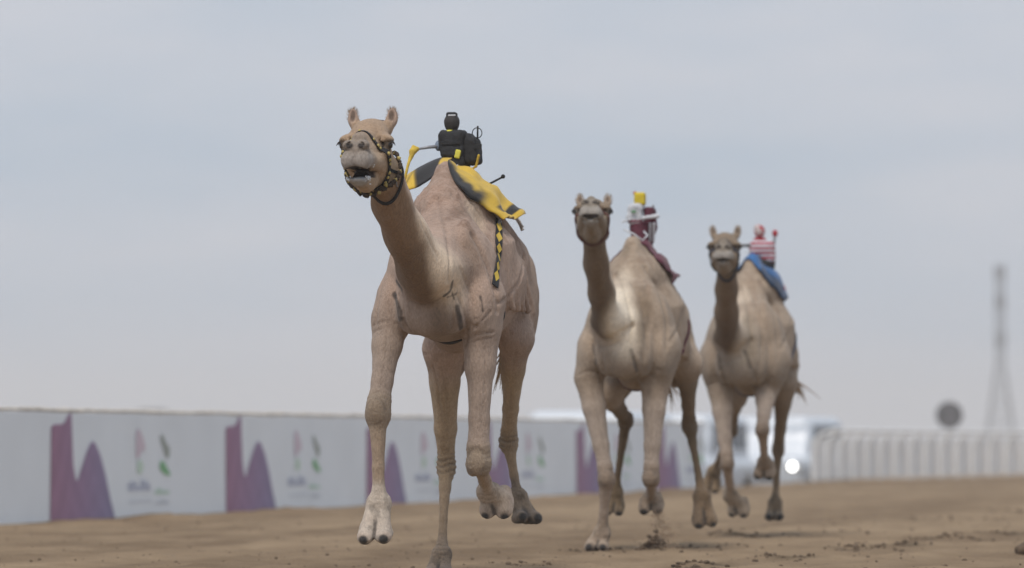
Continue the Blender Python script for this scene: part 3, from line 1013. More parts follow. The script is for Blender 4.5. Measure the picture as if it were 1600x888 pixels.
def add_head(s, C, R, marks, mouth=1.0, hs=1.0):
    """head frame: origin between the eyes, x right, y to the muzzle, z up"""
    h = lambda x, y, z: np.asarray(C) + R @ (np.array([x, y, z]) * hs)
    E = lambda c, r, k, Rl=None, sub=False: s.el(h(*c), np.array(r) * hs, k * hs, R if Rl is None else R @ Rl, sub)
    C_ = lambda a, b, r1, r2, k, sub=False: s.rc(h(*a), h(*b), r1 * hs, r2 * hs, k * hs, sub)
    E((0, -0.10, 0.050), (0.095, 0.135, 0.080), 0.04)                 # cranium
    E((0, -0.03, 0.040), (0.10, 0.08, 0.052), 0.03)                   # forehead
    C_((0, -0.02, -0.03), (0, 0.20, -0.050), 0.085, 0.062, 0.04)      # face
    C_((0, 0.0, 0.025), (0, 0.22, 0.016), 0.042, 0.036, 0.03)         # bridge of the nose
    for sg in (-1, 1):
        E((sg * 0.098, 0.004, 0.026), (0.044, 0.062, 0.022), 0.016, rot3(sg * -18, 0, sg * 20))   # brow
        E((sg * 0.094, 0.015, -0.055), (0.032, 0.065, 0.030), 0.025)  # cheek bone
        E((sg * 0.070, -0.06, -0.090), (0.048, 0.110, 0.105), 0.03)   # jaw muscle
        C_((sg * 0.058, 0.02, -0.105), (sg * 0.046, 0.20, -0.092), 0.050, 0.038, 0.03)            # cheek
        E((sg * 0.038, 0.268, -0.014), (0.031, 0.040, 0.027), 0.012, rot3(sg * -20, 0, 0))        # nostril rim
        E((sg * 0.036, 0.282, -0.092), (0.042, 0.040, 0.054), 0.012)  # split upper lip
        E((sg * 0.062, 0.22, -0.090), (0.026, 0.055, 0.040), 0.02)    # lip corner
    E((0, 0.245, -0.050), (0.062, 0.055, 0.052), 0.02)
    dj = 0.036 * mouth
    C_((0, -0.08, -0.160), (0, 0.05, -0.182 - dj * 0.4), 0.066, 0.058, 0.03)     # lower jaw
    C_((0, 0.05, -0.172 - dj * 0.4), (0, 0.205, -0.152 - dj), 0.056, 0.044, 0.02)
    E((0, 0.228, -0.150 - dj), (0.060, 0.046, 0.026), 0.012)          # lower lip
    for sg in (-1, 1):
        E((sg * 0.120, 0.032, -0.012), (0.026, 0.036, 0.022), 0.012, sub=True)        # eye socket
        E((sg * 0.033, 0.303, -0.010), (0.0170, 0.028, 0.0095), 0.006, rot3(0, -18, sg * 24), True)   # nostril
        E((sg * 0.050, 0.305, -0.040), (0.030, 0.012, 0.0035), 0.012, rot3(0, 0, sg * -10), True)     # fold under the nostril
    C_((0, 0.338, -0.045), (0, 0.322, -0.125), 0.007, 0.007, 0.010, True)             # lip groove
    if mouth > 0.2:
        E((0, 0.255, -0.140 - dj * 0.40), (0.062, 0.125, 0.010 + 0.015 * mouth), 0.008, rot3(0, 8, 0), True)
        E((0, 0.13, -0.160 - dj * 0.55), (0.028, 0.08, 0.010), 0.012)                 # tongue
    else:
        E((0, 0.285, -0.130), (0.066, 0.05, 0.005), 0.008, sub=True)
    for sg in (-1, 1):
        E((sg * 0.113, 0.028, -0.012), (0.023, 0.029, 0.024), 0.006)  # eye bulge
        C_((sg * 0.088, 0.060, 0.014), (sg * 0.124, 0.034, 0.012), 0.008, 0.009, 0.016)           # upper lid
        C_((sg * 0.092, 0.060, -0.034), (sg * 0.122, 0.034, -0.032), 0.007, 0.007, 0.014)         # lower lid
        # ears
        Re = rot3(sg * -30, 6, sg * 7)
        C_((sg * 0.078, -0.125, 0.075), (sg * 0.096, -0.14, 0.115), 0.030, 0.028, 0.02)
        E((sg * 0.104, -0.14, 0.136), (0.029, 0.018, 0.050), 0.015, Re)
        E((sg * 0.102, -0.121, 0.146), (0.014, 0.009, 0.034), 0.012, Re, True)
    marks['head'] = (np.asarray(C), R, dj, hs)

def build_camel(spec):
    fr = spec['frame']
    s = Sdf()
    marks = {'nail': [], 'foot': [], 'fore': [], 'hind': []}
    dz = spec.get('dz', 0.0)
    P = fr.P
    V3 = lambda x, y, z: np.array([x, y, z + dz])
    lean = spec.get('lean', 0.0)
    # trunk
    s.el(V3(0, -0.06, 1.55), (0.270, 0.62, 0.325), 0.05)
    s.el(V3(0, 0.36, 1.53), (0.24, 0.36, 0.29), 0.06)
    s.el(V3(0, -0.16, 1.58), (0.312, 0.36, 0.265), 0.04)
    s.el(V3(0, -0.72, 1.56), (0.195, 0.32, 0.24), 0.06)
    s.rc(V3(0, 0.42, 1.72), V3(0, -0.75, 1.68), 0.13, 0.12, 0.08)
    # hump: broad steep-sided cone running into the withers
    hz = spec.get('hump', 2.20)
    hy = spec.get('hump_y', 0.0)
    hx = spec.get('hump_x', 0.0)
    s.rc(V3(hx * 0.3, hy - 0.06, 1.74), np.array([hx, hy, hz - 0.055]), 0.305, 0.052, 0.05)
    s.el(V3(hx * 0.65, hy - 0.04, hz - dz - 0.27), (0.205, 0.30, 0.165), 0.05)
    s.rc(V3(0, 0.34, 1.70), np.array([hx * 0.9, hy + 0.06, hz - 0.085]), 0.20, 0.050, 0.06)
    s.rc(V3(0, -0.52, 1.675), np.array([hx * 0.6, hy - 0.18, hz - 0.12]), 0.255, 0.09, 0.06)
    # breast: pectoral swell, breast-bone pad
    s.el(V3(0, 0.58, 1.44), (0.185, 0.15, 0.165), 0.06)
    s.el(V3(0, 0.64, 1.37), (0.12, 0.11, 0.115), 0.05)
    s.el(V3(0, 0.12, 1.265), (0.115, 0.15, 0.080), 0.03)
    for sg in (-1, 1):
        s.el(V3(sg * 0.195, 0.40, 1.60), (0.075, 0.18, 0.30), 0.05, rot3(0, -14, sg * -12))     # shoulder blade
        s.el(V3(sg * 0.225, 0.50, 1.42), (0.085, 0.13, 0.17), 0.035, rot3(0, 10, 0))           # point of shoulder
        s.el(V3(sg * 0.215, 0.40, 1.60), (0.075, 0.15, 0.19), 0.05, rot3(0, -10, sg * -8))
        s.el(V3(sg * 0.105, 0.62, 1.40), (0.085, 0.10, 0.13), 0.03)                            # pectoral
        s.el(V3(sg * 0.150, -0.70, 1.47), (0.10, 0.25, 0.26), 0.04, rot3(0, 15, 0))            # haunch
        s.rc(V3(sg * 0.335, 0.50, 1.335), V3(sg * 0.15, 0.66, 1.30), 0.004, 0.006, 0.022, sub=True)      # fold above the forearm
        s.rc(V3(sg * 0.335, 0.52, 1.300), V3(sg * 0.20, 0.66, 1.27), 0.003, 0.004, 0.016, sub=True)
        s.rc(V3(sg * 0.150, 0.60, 1.66), V3(sg * 0.155, 0.72, 1.40), 0.006, 0.010, 0.040, sub=True)      # groove between neck root and shoulder
        s.el(V3(sg * 0.12, -0.82, 1.64), (0.09, 0.17, 0.14), 0.05)
        # folds between shoulder, ribs and forearm
        s.rc(V3(sg * 0.300, 0.30, 1.66), V3(sg * 0.325, 0.26, 1.36), 0.006, 0.010, 0.040, sub=True)
        s.rc(V3(sg * 0.300, -0.50, 1.66), V3(sg * 0.27, -0.40, 1.34), 0.010, 0.022, 0.05, sub=True)
    # rib hints
    for sg in (-1, 1):
        for i in range(5):
            yy = 0.02 - 0.115 * i
            s.rc(V3(sg * 0.235, yy + 0.03, 1.68), V3(sg * 0.280, yy - 0.05, 1.42), 0.018, 0.016, 0.035)
    # neck
    npt = [P(*q[:3]) for q in spec['neck']]
    nr = [q[3] for q in spec['neck']]
    s.chain(npt, nr, 0.05)
    # windpipe line and nape
    for i in range(1, len(npt) - 1):
        d = npt[i + 1] - npt[i]; dn = d / np.linalg.norm(d)
        up = np.array([0, -0.35, 1.0]); up -= dn * (up @ dn); up /= np.linalg.norm(up)
        s.rc(npt[i] + up * nr[i] * 0.55, npt[i + 1] + up * nr[i + 1] * 0.55, nr[i] * 0.66, nr[i + 1] * 0.66, 0.03)
        s.rc(npt[i] - up * nr[i] * 0.60, npt[i + 1] - up * nr[i + 1] * 0.60, nr[i] * 0.62, nr[i + 1] * 0.62, 0.03)
    # shoulder-neck joining sheets
    s.rc(V3(0, 0.30, 1.78), npt[1] + np.array([0, -0.05, 0.05]), 0.13, nr[1] * 0.75, 0.07)
    for sg in (-1, 1):
        s.rc(V3(sg * 0.16, 0.42, 1.62), npt[1] + np.array([sg * nr[1] * 0.5, -0.02, 0]), 0.09, nr[1] * 0.5, 0.05)
    lo_ = npt[1] + np.array([0, 0.0, -nr[1] * 1.28])
    s.rc(lo_ + np.array([0.15, -0.10, 0.10]), lo_ + np.array([0.0, 0.05, -0.03]), 0.005, 0.010, 0.04, sub=True)
    s.rc(lo_ + np.array([-0.15, -0.10, 0.08]), lo_ + np.array([0.0, 0.05, -0.03]), 0.005, 0.010, 0.04, sub=True)
    marks['neck'] = (npt, nr)
    # legs
    for key in ('FR', 'FL', 'HR', 'HL'):
        L = spec[key]
        fore = key[0] == 'F'
        sg = 1 if key[1] == 'R' else -1
        j = [P(*q) for q in L['j']]
        if fore:
            top = V3(sg * 0.215, 0.44, 1.45)
            s.rc(V3(sg * 0.20, 0.30, 1.40), j[0] + np.array([0, -0.05, 0.02]), 0.10, L['r'][1] * 0.8, 0.04)   # triceps
        else:
            hip = V3(sg * 0.125, -0.70, 1.50)
            top = hip
            s.rc(V3(sg * 0.115, -0.85, 1.42), lerp(j[0], j[1], 0.25) + np.array([0, -0.07, 0]), 0.105, L['r'][2] * 0.8, 0.05)   # hamstring
            s.rc(V3(sg * 0.15, -0.50, 1.53), j[0], 0.09, L['r'][1] * 0.9, 0.06)
        add_leg(s, fore, top, j, L['r'], marks)
    # armpit creases
    for sg in (-1, 1):
        s.rc(V3(sg * 0.145, 0.74, 1.50), V3(sg * 0.115, 0.66, 1.24), 0.004, 0.008, 0.030, sub=True)
    s.rc(V3(0, 0.78, 1.42), V3(0, 0.74, 1.26), 0.003, 0.006, 0.03, sub=True)
    # tail
    tl = spec.get('tail')
    tp = [V3(0, -1.00, 1.60)] + [np.array(q) + np.array([0, 0, dz]) for q in tl]
    s.chain(tp, [0.05, 0.032, 0.022, 0.016][:len(tp)], 0.03)
    # head
    hc = P(*spec['head'][:3])
    R = rot3(spec['head'][3], spec['head'][4], spec['head'][5])
    HS = spec['hs']
    add_head(s, hc, R, marks, spec.get('mouth', 0.0), HS)
    # ---- mesh it: fine cells round the head, coarser elsewhere
    hf, hcz = spec['res']
    lo = np.min([o[2] for o in s.ops if not o[5]], 0); hi = np.max([o[3] for o in s.ops if not o[5]], 0)
    def axis(a, b, c0, c1):
        out = [a]
        while out[-1] < b:
            x = out[-1]
            out.append(x + (hf if c0 <= x <= c1 else hcz))
        return np.array(out)
    hl, hh = hc - np.array([0.22, 0.30, 0.28]), hc + np.array([0.22, 0.42, 0.26])
    xs = axis(lo[0], hi[0], hl[0], hh[0]); ys = axis(lo[1], hi[1], hl[1], hh[1]); zs = axis(lo[2], hi[2], hl[2], hh[2])
    V, Q = s.mesh(xs, ys, zs, smooth=2)
    N = vnormals(V, Q)
    # ---- skin relief: wrinkles on knees and hocks, soft lumps, veins
    disp = (fbm(V, 7, 3, 2) - 0.5) * 0.011
    woolw = smooth01(V[:, 2] - dz, 1.70, 2.0) * (V[:, 1] < 0.75)
    disp += woolw * (fbm(V * np.array([1, 1, .55]), 38, 3, 6) - 0.5) * 0.016
    ridg = np.abs(fbm(V * np.array([1, 1, .35]), 10, 2, 44) - 0.5)
    disp -= 0.0010 * np.exp(-(ridg / 0.022) ** 2) * (V[:, 2] > 0.9)
    headw = np.exp(-(np.linalg.norm(V - (hc + R @ np.array([0, .08, -.05])), axis=1) / 0.26) ** 4)
    disp *= (1 - 0.75 * headw)
    wr = np.zeros(len(V))
    for kind in ('fore', 'hind'):
        for E, K, Fk, rk in marks[kind]:
            d = np.linalg.norm(V - K, axis=1)
            w = np.exp(-(d / (rk * 1.7)) ** 4)
            ax = (Fk - E) / np.linalg.norm(Fk - E)
            t = (V - K) @ ax
            nn = vnoise(V, 13, 3)
            bands = np.sin(t * 2 * math.pi / 0.030 + 9 * nn) * smooth01(vnoise(V, 9, 31), 0.18, 0.45)
            if kind == 'fore':
                # a round callus with a raised rim on the front of the knee
                fwd = np.array([0, 1.0, -0.1]); q = V - (K + fwd * rk * 0.9)
                rad = np.linalg.norm(q * np.array([1, .4, .8]), axis=1) + 0.026 * (nn - 0.5)
                ring = np.exp(-((rad - rk * 0.72) / 0.006) ** 2) * (N[:, 1] > 0) * smooth01(vnoise(V, 21, 12), 0.25, 0.6)
                disp += -ring * 0.0028 + w * bands * 0.0012
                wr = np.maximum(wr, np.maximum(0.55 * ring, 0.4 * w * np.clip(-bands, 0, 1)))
            else:
                disp += w * bands * 0.0036
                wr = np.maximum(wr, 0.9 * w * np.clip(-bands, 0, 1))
    for (A, T, H) in marks['foot']:
        d = np.linalg.norm(V - A, axis=1)
        w = np.exp(-(d / 0.06) ** 4)
        bands = np.sin(V[:, 2] * 2 * math.pi / 0.022 + 6 * vnoise(V, 25, 8))
        disp += w * bands * 0.0022
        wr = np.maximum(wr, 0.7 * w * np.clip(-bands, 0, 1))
    for pts, w, dep in spec.get('crease_px', []):
        w, dep = w * 0.72, dep * 0.62
        q = [fr.hit(s, u, v) for u, v in catmull(pts, 5 * len(pts))]
        q = np.array([x for x in q if x is not None])
        if len(q) < 2: continue
        d = np.full(len(V), 9.0)
        near = (V > q.min(0) - 0.08).all(1) & (V < q.max(0) + 0.08).all(1)
        for i in range(len(q) - 1):
            if np.linalg.norm(q[i + 1] - q[i]) > 0.09: continue
            dd, _ = seg_dist(V[near], q[i], q[i + 1])
            d[near] = np.minimum(d[near], dd)
        d = d + 0.008 * (vnoise(V, 14, 61) - 0.5)
        disp += -dep * np.exp(-(d / w) ** 2) + 0.12 * dep * np.exp(-((d - 2.1 * w) / (1.3 * w)) ** 2)
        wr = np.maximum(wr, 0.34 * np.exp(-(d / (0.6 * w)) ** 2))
    V = V + N * disp[:, None]
    # ---- coat colouring, with some shade and highlights painted in
    spec['highlight'] = [(q, r, st) for q, r, st in ((fr.hit(s, u, v), r, st) for u, v, r, st in spec['highlight_px']) if q is not None]
    spec['shade_patch'] = [(q, r, st) for q, r, st in ((fr.hit(s, u, v), r, st) for u, v, r, st in spec.get('shade_patch_px', [])) if q is not None]
    spec['brands'] = []
    for pts, w in spec['brand_px']:
        q = [fr.hit(s, u, v) for u, v in catmull(pts, 6)] if len(pts) > 2 else [fr.hit(s, u, v) for u, v in (lerp(pts[0], pts[1], f_) for f_ in np.linspace(0, 1, 5))]
        q = [x for x in q if x is not None]
        if len(q) > 1: spec['brands'].append((q, w))
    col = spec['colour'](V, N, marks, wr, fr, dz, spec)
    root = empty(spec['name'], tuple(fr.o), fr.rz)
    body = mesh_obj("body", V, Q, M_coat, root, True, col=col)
    tag(root, spec['label'], "camel", "racing camels")
    # ---- eyes, lashes
    for sg in (-1, 1):
        ec = hc + R @ np.array([sg * 0.117, 0.032, -0.012]) * HS
        bm = bmesh.new(); bmesh.ops.create_uvsphere(bm, u_segments=20, v_segments=12, radius=0.0225 * HS)
        o = bm_obj("eye", bm, M_eye, root, True); o.location = ec
        parts = []
        for i in range(11):
            a = (i - 5) / 5
            b0 = hc + R @ np.array([sg * (0.134 + 0.004 * (1 - a * a)), 0.032 + 0.028 * a, 0.010 - 0.006 * a * a]) * HS
            b1 = b0 + R @ np.array([sg * 0.012, 0.008 + 0.010 * a, -0.014 - 0.004 * abs(a)])
            parts.append(tube_geom([b0, (b0 + b1) / 2 + np.array([0, 0, 0.002]), b1], [0.0022, 0.0018, 0.0006], 4))
        Vv, Ff = join_geom(parts)
        mesh_obj("eyelashes", Vv, Ff, M_lash, root)
    # ---- tail tuft
    parts = []
    rr = random.Random(spec['seed'])
    te = tp[-1]; td = (tp[-1] - tp[-2]) / np.linalg.norm(tp[-1] - tp[-2])
    for i in range(46):
        f = rr.random()
        st = lerp(tp[-2], te, f); L = rr.uniform(0.07, 0.14)
        dv = td + np.array([rr.gauss(0, .28), rr.gauss(0, .28), rr.gauss(-0.1, .25)])
        p1 = st + dv * L * 0.5 + np.array([0, 0, -0.01]); p2 = st + dv * L + np.array([0, 0, -0.05 * L * 5])
        parts.append(tube_geom([st, p1, p2], [0.006, 0.005, 0.001], 4))
    Vv, Ff = join_geom(parts)
    mesh_obj("tail_tuft", Vv, Ff, M_tail, root)
    # ---- fringe of hair on the ears' edges and the crown of the hump
    for sg in (-1, 1):
        parts = []
        for i in range(110):
            a = rr.uniform(-0.5, math.pi + 0.5)
            q = np.array([sg * 0.104 + 0.025 * math.cos(a), -0.14 + rr.uniform(-.010, .010), 0.136 + 0.045 * math.sin(a)])
            dv = np.array([math.cos(a), rr.gauss(0, .5), math.sin(a) + 0.3]) * rr.uniform(0.006, 0.015)
            b0 = hc + R @ q * HS; b1 = hc + R @ (q + dv) * HS
            parts.append(tube_geom([b0, b1], [0.0008, 0.0003], 3, caps=False))
        Vv, Ff = join_geom(parts)
        tag(mesh_obj("ear_hair", Vv, Ff, M_tail, root), kind="stuff")
    spec['sdf'], spec['root'], spec['marks'], spec['hc'], spec['R'] = s, root, marks, hc, R
    return spec

def smooth01(x, a, b):
    t = np.clip((x - a) / (b - a), 0, 1)
    return t * t * (3 - 2 * t)

def seg_dist(V, a, b):
    d = b - a
    t = np.clip(((V - a) @ d) / (d @ d), 0, 1)
    return np.linalg.norm(V - a - t[:, None] * d, axis=1), t

def coat_colour(V, N, marks, wr, fr, dz, spec):
    pal = spec['pal']
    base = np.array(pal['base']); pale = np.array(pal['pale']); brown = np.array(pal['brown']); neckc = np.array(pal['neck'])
    n1 = fbm(V, 3.0, 4, spec['seed']); n2 = fbm(V, 11.0, 3, spec['seed'] + 5); n3 = fbm(V * np.array([1, 1, .5]), 34.0, 2, spec['seed'] + 9)
    f = np.clip((n1 - 0.5) * 2.6 + 0.5, 0, 1)[:, None]
    C = base * (0.84 + 0.28 * f) * (1 + 0.16 * (n2[:, None] - 0.5))
    def mix(c, w):
        nonlocal C
        w = np.clip(w, 0, 1)[:, None]
        C = C * (1 - w) + np.asarray(c) * w
    # woolly redder crown of hump, withers
    mix(np.array(pal['wool']), smooth01(V[:, 2] - dz, 1.72, 2.05) * (V[:, 1] < 0.7) * (0.45 + 0.9 * (n2 - 0.4)))
    # dark reddish clumps of wool on the shoulder side of the hump
    cl = fbm(V * np.array([1, 1, .5]), 21.0, 3, spec['seed'] + 40)
    mix((.17, .098, .062), pal.get('clump', 0.0) * smooth01(cl, .50, .66) * smooth01(V[:, 2] - dz, 1.62, 1.85) * smooth01(2.15 - V[:, 2], 0.0, 0.12) * (V[:, 1] < 0.62) * smooth01(-V[:, 0], -0.02, 0.06))
    mix((.20, .125, .085), pal.get('clump', 0.0) * 0.6 * smooth01(cl, .52, .66) * smooth01(V[:, 2] - dz, 1.85, 1.98) * (V[:, 1] < 0.62))
    # flanks and haunch browner
    mix(brown, smooth01(-V[:, 1], 0.35, 0.75) * 0.45)
    # belly, breast greyer-pale
    mix(pale, 0.55 * smooth01(1.56 + dz - V[:, 2], 0.0, 0.25) * smooth01(V[:, 1], 0.2, 0.5) * smooth01(V[:, 2], 1.0, 1.2))
    # neck: brown throat with its underside shade painted in, pale sides
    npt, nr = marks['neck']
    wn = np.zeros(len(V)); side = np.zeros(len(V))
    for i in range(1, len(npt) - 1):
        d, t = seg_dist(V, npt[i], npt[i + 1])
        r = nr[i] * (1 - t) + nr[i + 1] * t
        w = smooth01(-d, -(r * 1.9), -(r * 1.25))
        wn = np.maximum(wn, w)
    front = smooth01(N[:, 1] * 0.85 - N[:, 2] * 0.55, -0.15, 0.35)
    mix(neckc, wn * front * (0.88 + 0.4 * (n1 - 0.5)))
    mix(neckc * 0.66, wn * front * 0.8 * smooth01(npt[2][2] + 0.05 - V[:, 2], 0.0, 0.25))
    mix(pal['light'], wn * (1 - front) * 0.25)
    # highlights painted into the coat, mainly where neck meets breast
    fl = spec['highlight']
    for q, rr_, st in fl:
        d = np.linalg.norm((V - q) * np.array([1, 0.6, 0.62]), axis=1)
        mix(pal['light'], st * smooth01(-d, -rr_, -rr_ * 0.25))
    for q, rr_, st in spec.get('shade_patch', []):  # shade painted as soft dark patches on breast and flank
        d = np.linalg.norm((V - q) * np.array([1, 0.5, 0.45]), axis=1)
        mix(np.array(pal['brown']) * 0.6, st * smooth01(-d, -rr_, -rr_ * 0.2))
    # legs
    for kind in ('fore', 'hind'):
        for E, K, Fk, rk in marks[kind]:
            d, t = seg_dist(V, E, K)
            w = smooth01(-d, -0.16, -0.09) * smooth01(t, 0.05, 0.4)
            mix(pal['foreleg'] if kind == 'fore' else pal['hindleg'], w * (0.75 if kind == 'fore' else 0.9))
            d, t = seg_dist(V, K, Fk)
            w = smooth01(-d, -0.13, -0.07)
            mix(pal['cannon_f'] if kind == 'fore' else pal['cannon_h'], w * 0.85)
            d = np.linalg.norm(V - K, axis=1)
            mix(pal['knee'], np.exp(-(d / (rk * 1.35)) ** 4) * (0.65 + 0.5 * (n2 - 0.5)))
    for i, (A, T, H) in enumerate(marks['foot']):
        d, t = seg_dist(V, A, lerp(T, H, 0.3))
        w = smooth01(-d, -0.14, -0.08)
        mix(pal['feet'][i], w * (0.85 + 0.5 * (n2 - 0.5)))
        mix(np.array(pal['feet'][i]) * 0.55, w * 0.7 * smooth01(fbm(V, 26, 3, 71), .50, .68))
        d = np.linalg.norm(V - A, axis=1)
        mix(np.array(pal['feet'][i]) * 0.5, np.exp(-(d / 0.05) ** 4) * 0.5 * (n2 > 0.45))
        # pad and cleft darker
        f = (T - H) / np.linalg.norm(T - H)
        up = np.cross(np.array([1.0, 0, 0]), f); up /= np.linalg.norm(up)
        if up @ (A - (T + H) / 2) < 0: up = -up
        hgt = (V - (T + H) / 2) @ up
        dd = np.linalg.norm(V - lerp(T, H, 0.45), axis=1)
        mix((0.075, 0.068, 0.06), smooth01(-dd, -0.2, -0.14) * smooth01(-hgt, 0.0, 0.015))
        # the cleft between the toes
        lat = np.abs((V - A)[:, 0] - ((V - A) @ (T - A)) / ((T - A) @ (T - A)) * (T - A)[0])
        dd, t = seg_dist(V, A, T)
        mix((0.07, 0.06, 0.052), 0.85 * smooth01(-lat, -0.016, -0.004) * smooth01(-dd, -0.10, -0.06) * smooth01(t, 0.35, 0.6) * (N[:, 1] > -0.3))
    for q in marks['nail']:
        d = np.linalg.norm(V - q, axis=1)
        mix((0.05, 0.047, 0.046), smooth01(-(d + 0.008 * (n2 - 0.5)), -0.030, -0.018))
    mix((0.09, 0.07, 0.052), wr * 0.62)  # wrinkles and creases coloured darker
    # ---- head
    hc, R, dj, HS = marks['head']
    L = (V - hc) @ R / HS
    inh = smooth01(-np.linalg.norm((L - np.array([0, .07, -.05])) / np.array([0.2, .33, .26]), axis=1), -1.05, -0.85)
    mix(pal['face'], inh * 0.8)
    mix(pal['forehead'], inh * smooth01(L[:, 2], -0.01, 0.06) * 0.75)
    mix(pal['muzzle'], inh * smooth01(L[:, 1], 0.14, 0.29) * 0.9)
    mix(pal['muzzle_light'], inh * smooth01(L[:, 1], 0.22, 0.27) * smooth01(-L[:, 2], 0.045, 0.075) * 0.7)
    for sg in (-1, 1):
        d = np.linalg.norm((L - np.array([sg * 0.030, 0.300, -0.016])) / np.array([1.0, 1.3, .8]), axis=1)
        mix((0.035, 0.028, 0.026), smooth01(-d, -0.024, -0.013))
        d = np.linalg.norm((L - np.array([sg * 0.115, 0.03, -0.012])) / np.array([1, 1, .85]), axis=1)
        mix((0.05, 0.038, 0.03), smooth01(-d, -0.050, -0.030) * 0.85)
        d = np.linalg.norm((L - np.array([sg * 0.103, -0.121, 0.150])) / np.array([.55, .6, 1.2]), axis=1)
        mix((0.10, 0.07, 0.052), smooth01(-d, -0.04, -0.02) * 0.8)
    if spec.get('mouth', 0) > 0.2:
        q = (L - np.array([0, 0.235, -0.138 - dj * 0.40])) / np.array([0.066, 0.135, 0.034])
        d = np.linalg.norm(q, axis=1)
        inside = smooth01(-d, -1.12, -0.98) * (np.abs(N @ R[:, 1]) < 2)
        mix((0.022, 0.015, 0.016), inside)
        gap = smooth01(-np.abs(L[:, 0]), -0.086, -0.077) * smooth01(-L[:, 2], 0.141, 0.147) * smooth01(L[:, 2], -0.150 - dj + 0.004, -0.150 - dj + 0.012) * smooth01(L[:, 1], 0.05, 0.10)
        mix((0.022, 0.015, 0.016), gap)
        # foam on the lower lip
        q = (L - np.array([0, 0.25, -0.150 - dj])) / np.array([0.07, 0.07, 0.032])
        d = np.linalg.norm(q, axis=1)
        mix((0.44, 0.47, 0.50), smooth01(-d, -1.2, -0.8) * np.clip((n2 - 0.30) * 3, 0, 1) * 0.6)
    else:
        q = (L - np.array([0, 0.30, -0.122])) / np.array([0.062, 0.05, 0.012])
        mix((0.05, 0.04, 0.036), smooth01(-np.linalg.norm(q, axis=1), -1.2, -0.8))
    # ---- brand marks (strokes given as local points)
    for pts, w in spec.get('brands', []):
        d = np.full(len(V), 9.0)
        for i in range(len(pts) - 1):
            dd, _ = seg_dist(V, np.asarray(pts[i]), np.asarray(pts[i + 1]))
            d = np.minimum(d, dd)
        mix((0.035, 0.03, 0.027), smooth01(-(d + 0.010 * (n3 - 0.5)), -w, -w * 0.45) * spec.get('brand_k', 1.0) * (0.5 + 0.6 * n3))
    n4 = fbm(V * np.array([1, 1, .45]), 62.0, 2, spec['seed'] + 19)
    C = C * (0.82 + 0.14 * n3[:, None] + 0.22 * n4[:, None])
    return np.clip(C, 0.004, 0.9)

PAL1 = dict(clump=0.55, base=(.385, .280, .222), pale=(.335, .264, .216), brown=(.27, .185, .125), wool=(.385, .255, .195), neck=(.245, .150, .082), light=(.76, .61, .46),
            foreleg=(.37, .288, .232), hindleg=(.385, .285, .18), cannon_f=(.38, .288, .205), cannon_h=(.31, .228, .145), knee=(.24, .188, .138),
            feet=[(.54, .465, .39), (.46, .375, .30), (.30, .23, .17), (.27, .21, .155)],
            face=(.45, .33, .215), forehead=(.34, .235, .160), muzzle=(.245, .210, .182), muzzle_light=(.37, .335, .31))
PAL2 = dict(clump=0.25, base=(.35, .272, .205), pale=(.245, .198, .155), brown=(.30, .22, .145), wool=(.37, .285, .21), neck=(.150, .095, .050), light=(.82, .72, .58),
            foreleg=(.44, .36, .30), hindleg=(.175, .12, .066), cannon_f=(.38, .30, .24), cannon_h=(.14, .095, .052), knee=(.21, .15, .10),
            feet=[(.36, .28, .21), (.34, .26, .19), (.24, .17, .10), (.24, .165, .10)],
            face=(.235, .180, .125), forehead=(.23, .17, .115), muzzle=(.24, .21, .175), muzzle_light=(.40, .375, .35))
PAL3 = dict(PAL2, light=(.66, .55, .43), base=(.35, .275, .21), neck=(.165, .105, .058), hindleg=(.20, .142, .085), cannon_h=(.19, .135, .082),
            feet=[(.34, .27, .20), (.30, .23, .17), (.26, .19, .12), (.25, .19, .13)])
# ---------------------------------------------------------------- poses
F1 = Frame(720, 22.6, 13.0)
F2 = Frame(1000, 28.3, 11.0)
F3 = Frame(1176, 31.8, 10.5)

C1 = dict(name="racing_camel", label="leading tan camel with open mouth and yellow-black bridle", seed=1, frame=F1, res=(0.0052, 0.0085), pal=PAL1, colour=coat_colour,
    hump=2.205, hump_y=0.02, hump_x=0.08, mouth=1.0, dz=0.0,
    neck=[(684, 446, 0.50, .18), (662, 420, 0.86, .130), (634, 366, 1.06, .106), (612, 318, 1.24, .094), (602, 272, 1.36, .090)],
    head=(574, 224, 1.50, 3, -3, 0),
    FR=dict(j=[(611, 500, .52), (590, 642, .74), (592, 786, .76), (584, 846, .88), (592, 826, .70)], r=(.13, .092, .070, .073, .037, .034, .058)),
    FL=dict(j=[(752, 512, .46), (747, 722, .52), (764, 768, .20), (775, 806, .18), (782, 766, .09)], r=(.13, .095, .068, .072, .037, .033, .057)),
    HR=dict(j=[(694, 545, -.34), (697, 728, -.55), (690, 866, -.30), (682, 902, -.16), (690, 899, -.34)], r=(.125, .105, .072, .053, .031, .025, .048)),
    HL=dict(j=[(806, 530, -.42), (794, 690, -.80), (809, 776, -.78), (828, 812, -.68), (812, 817, -.84)], r=(.125, .085, .054, .053, .028, .025, .048)),
    tail=[(0.0, -1.10, 1.50), (0.02, -1.16, 1.34), (0.05, -1.20, 1.18)])
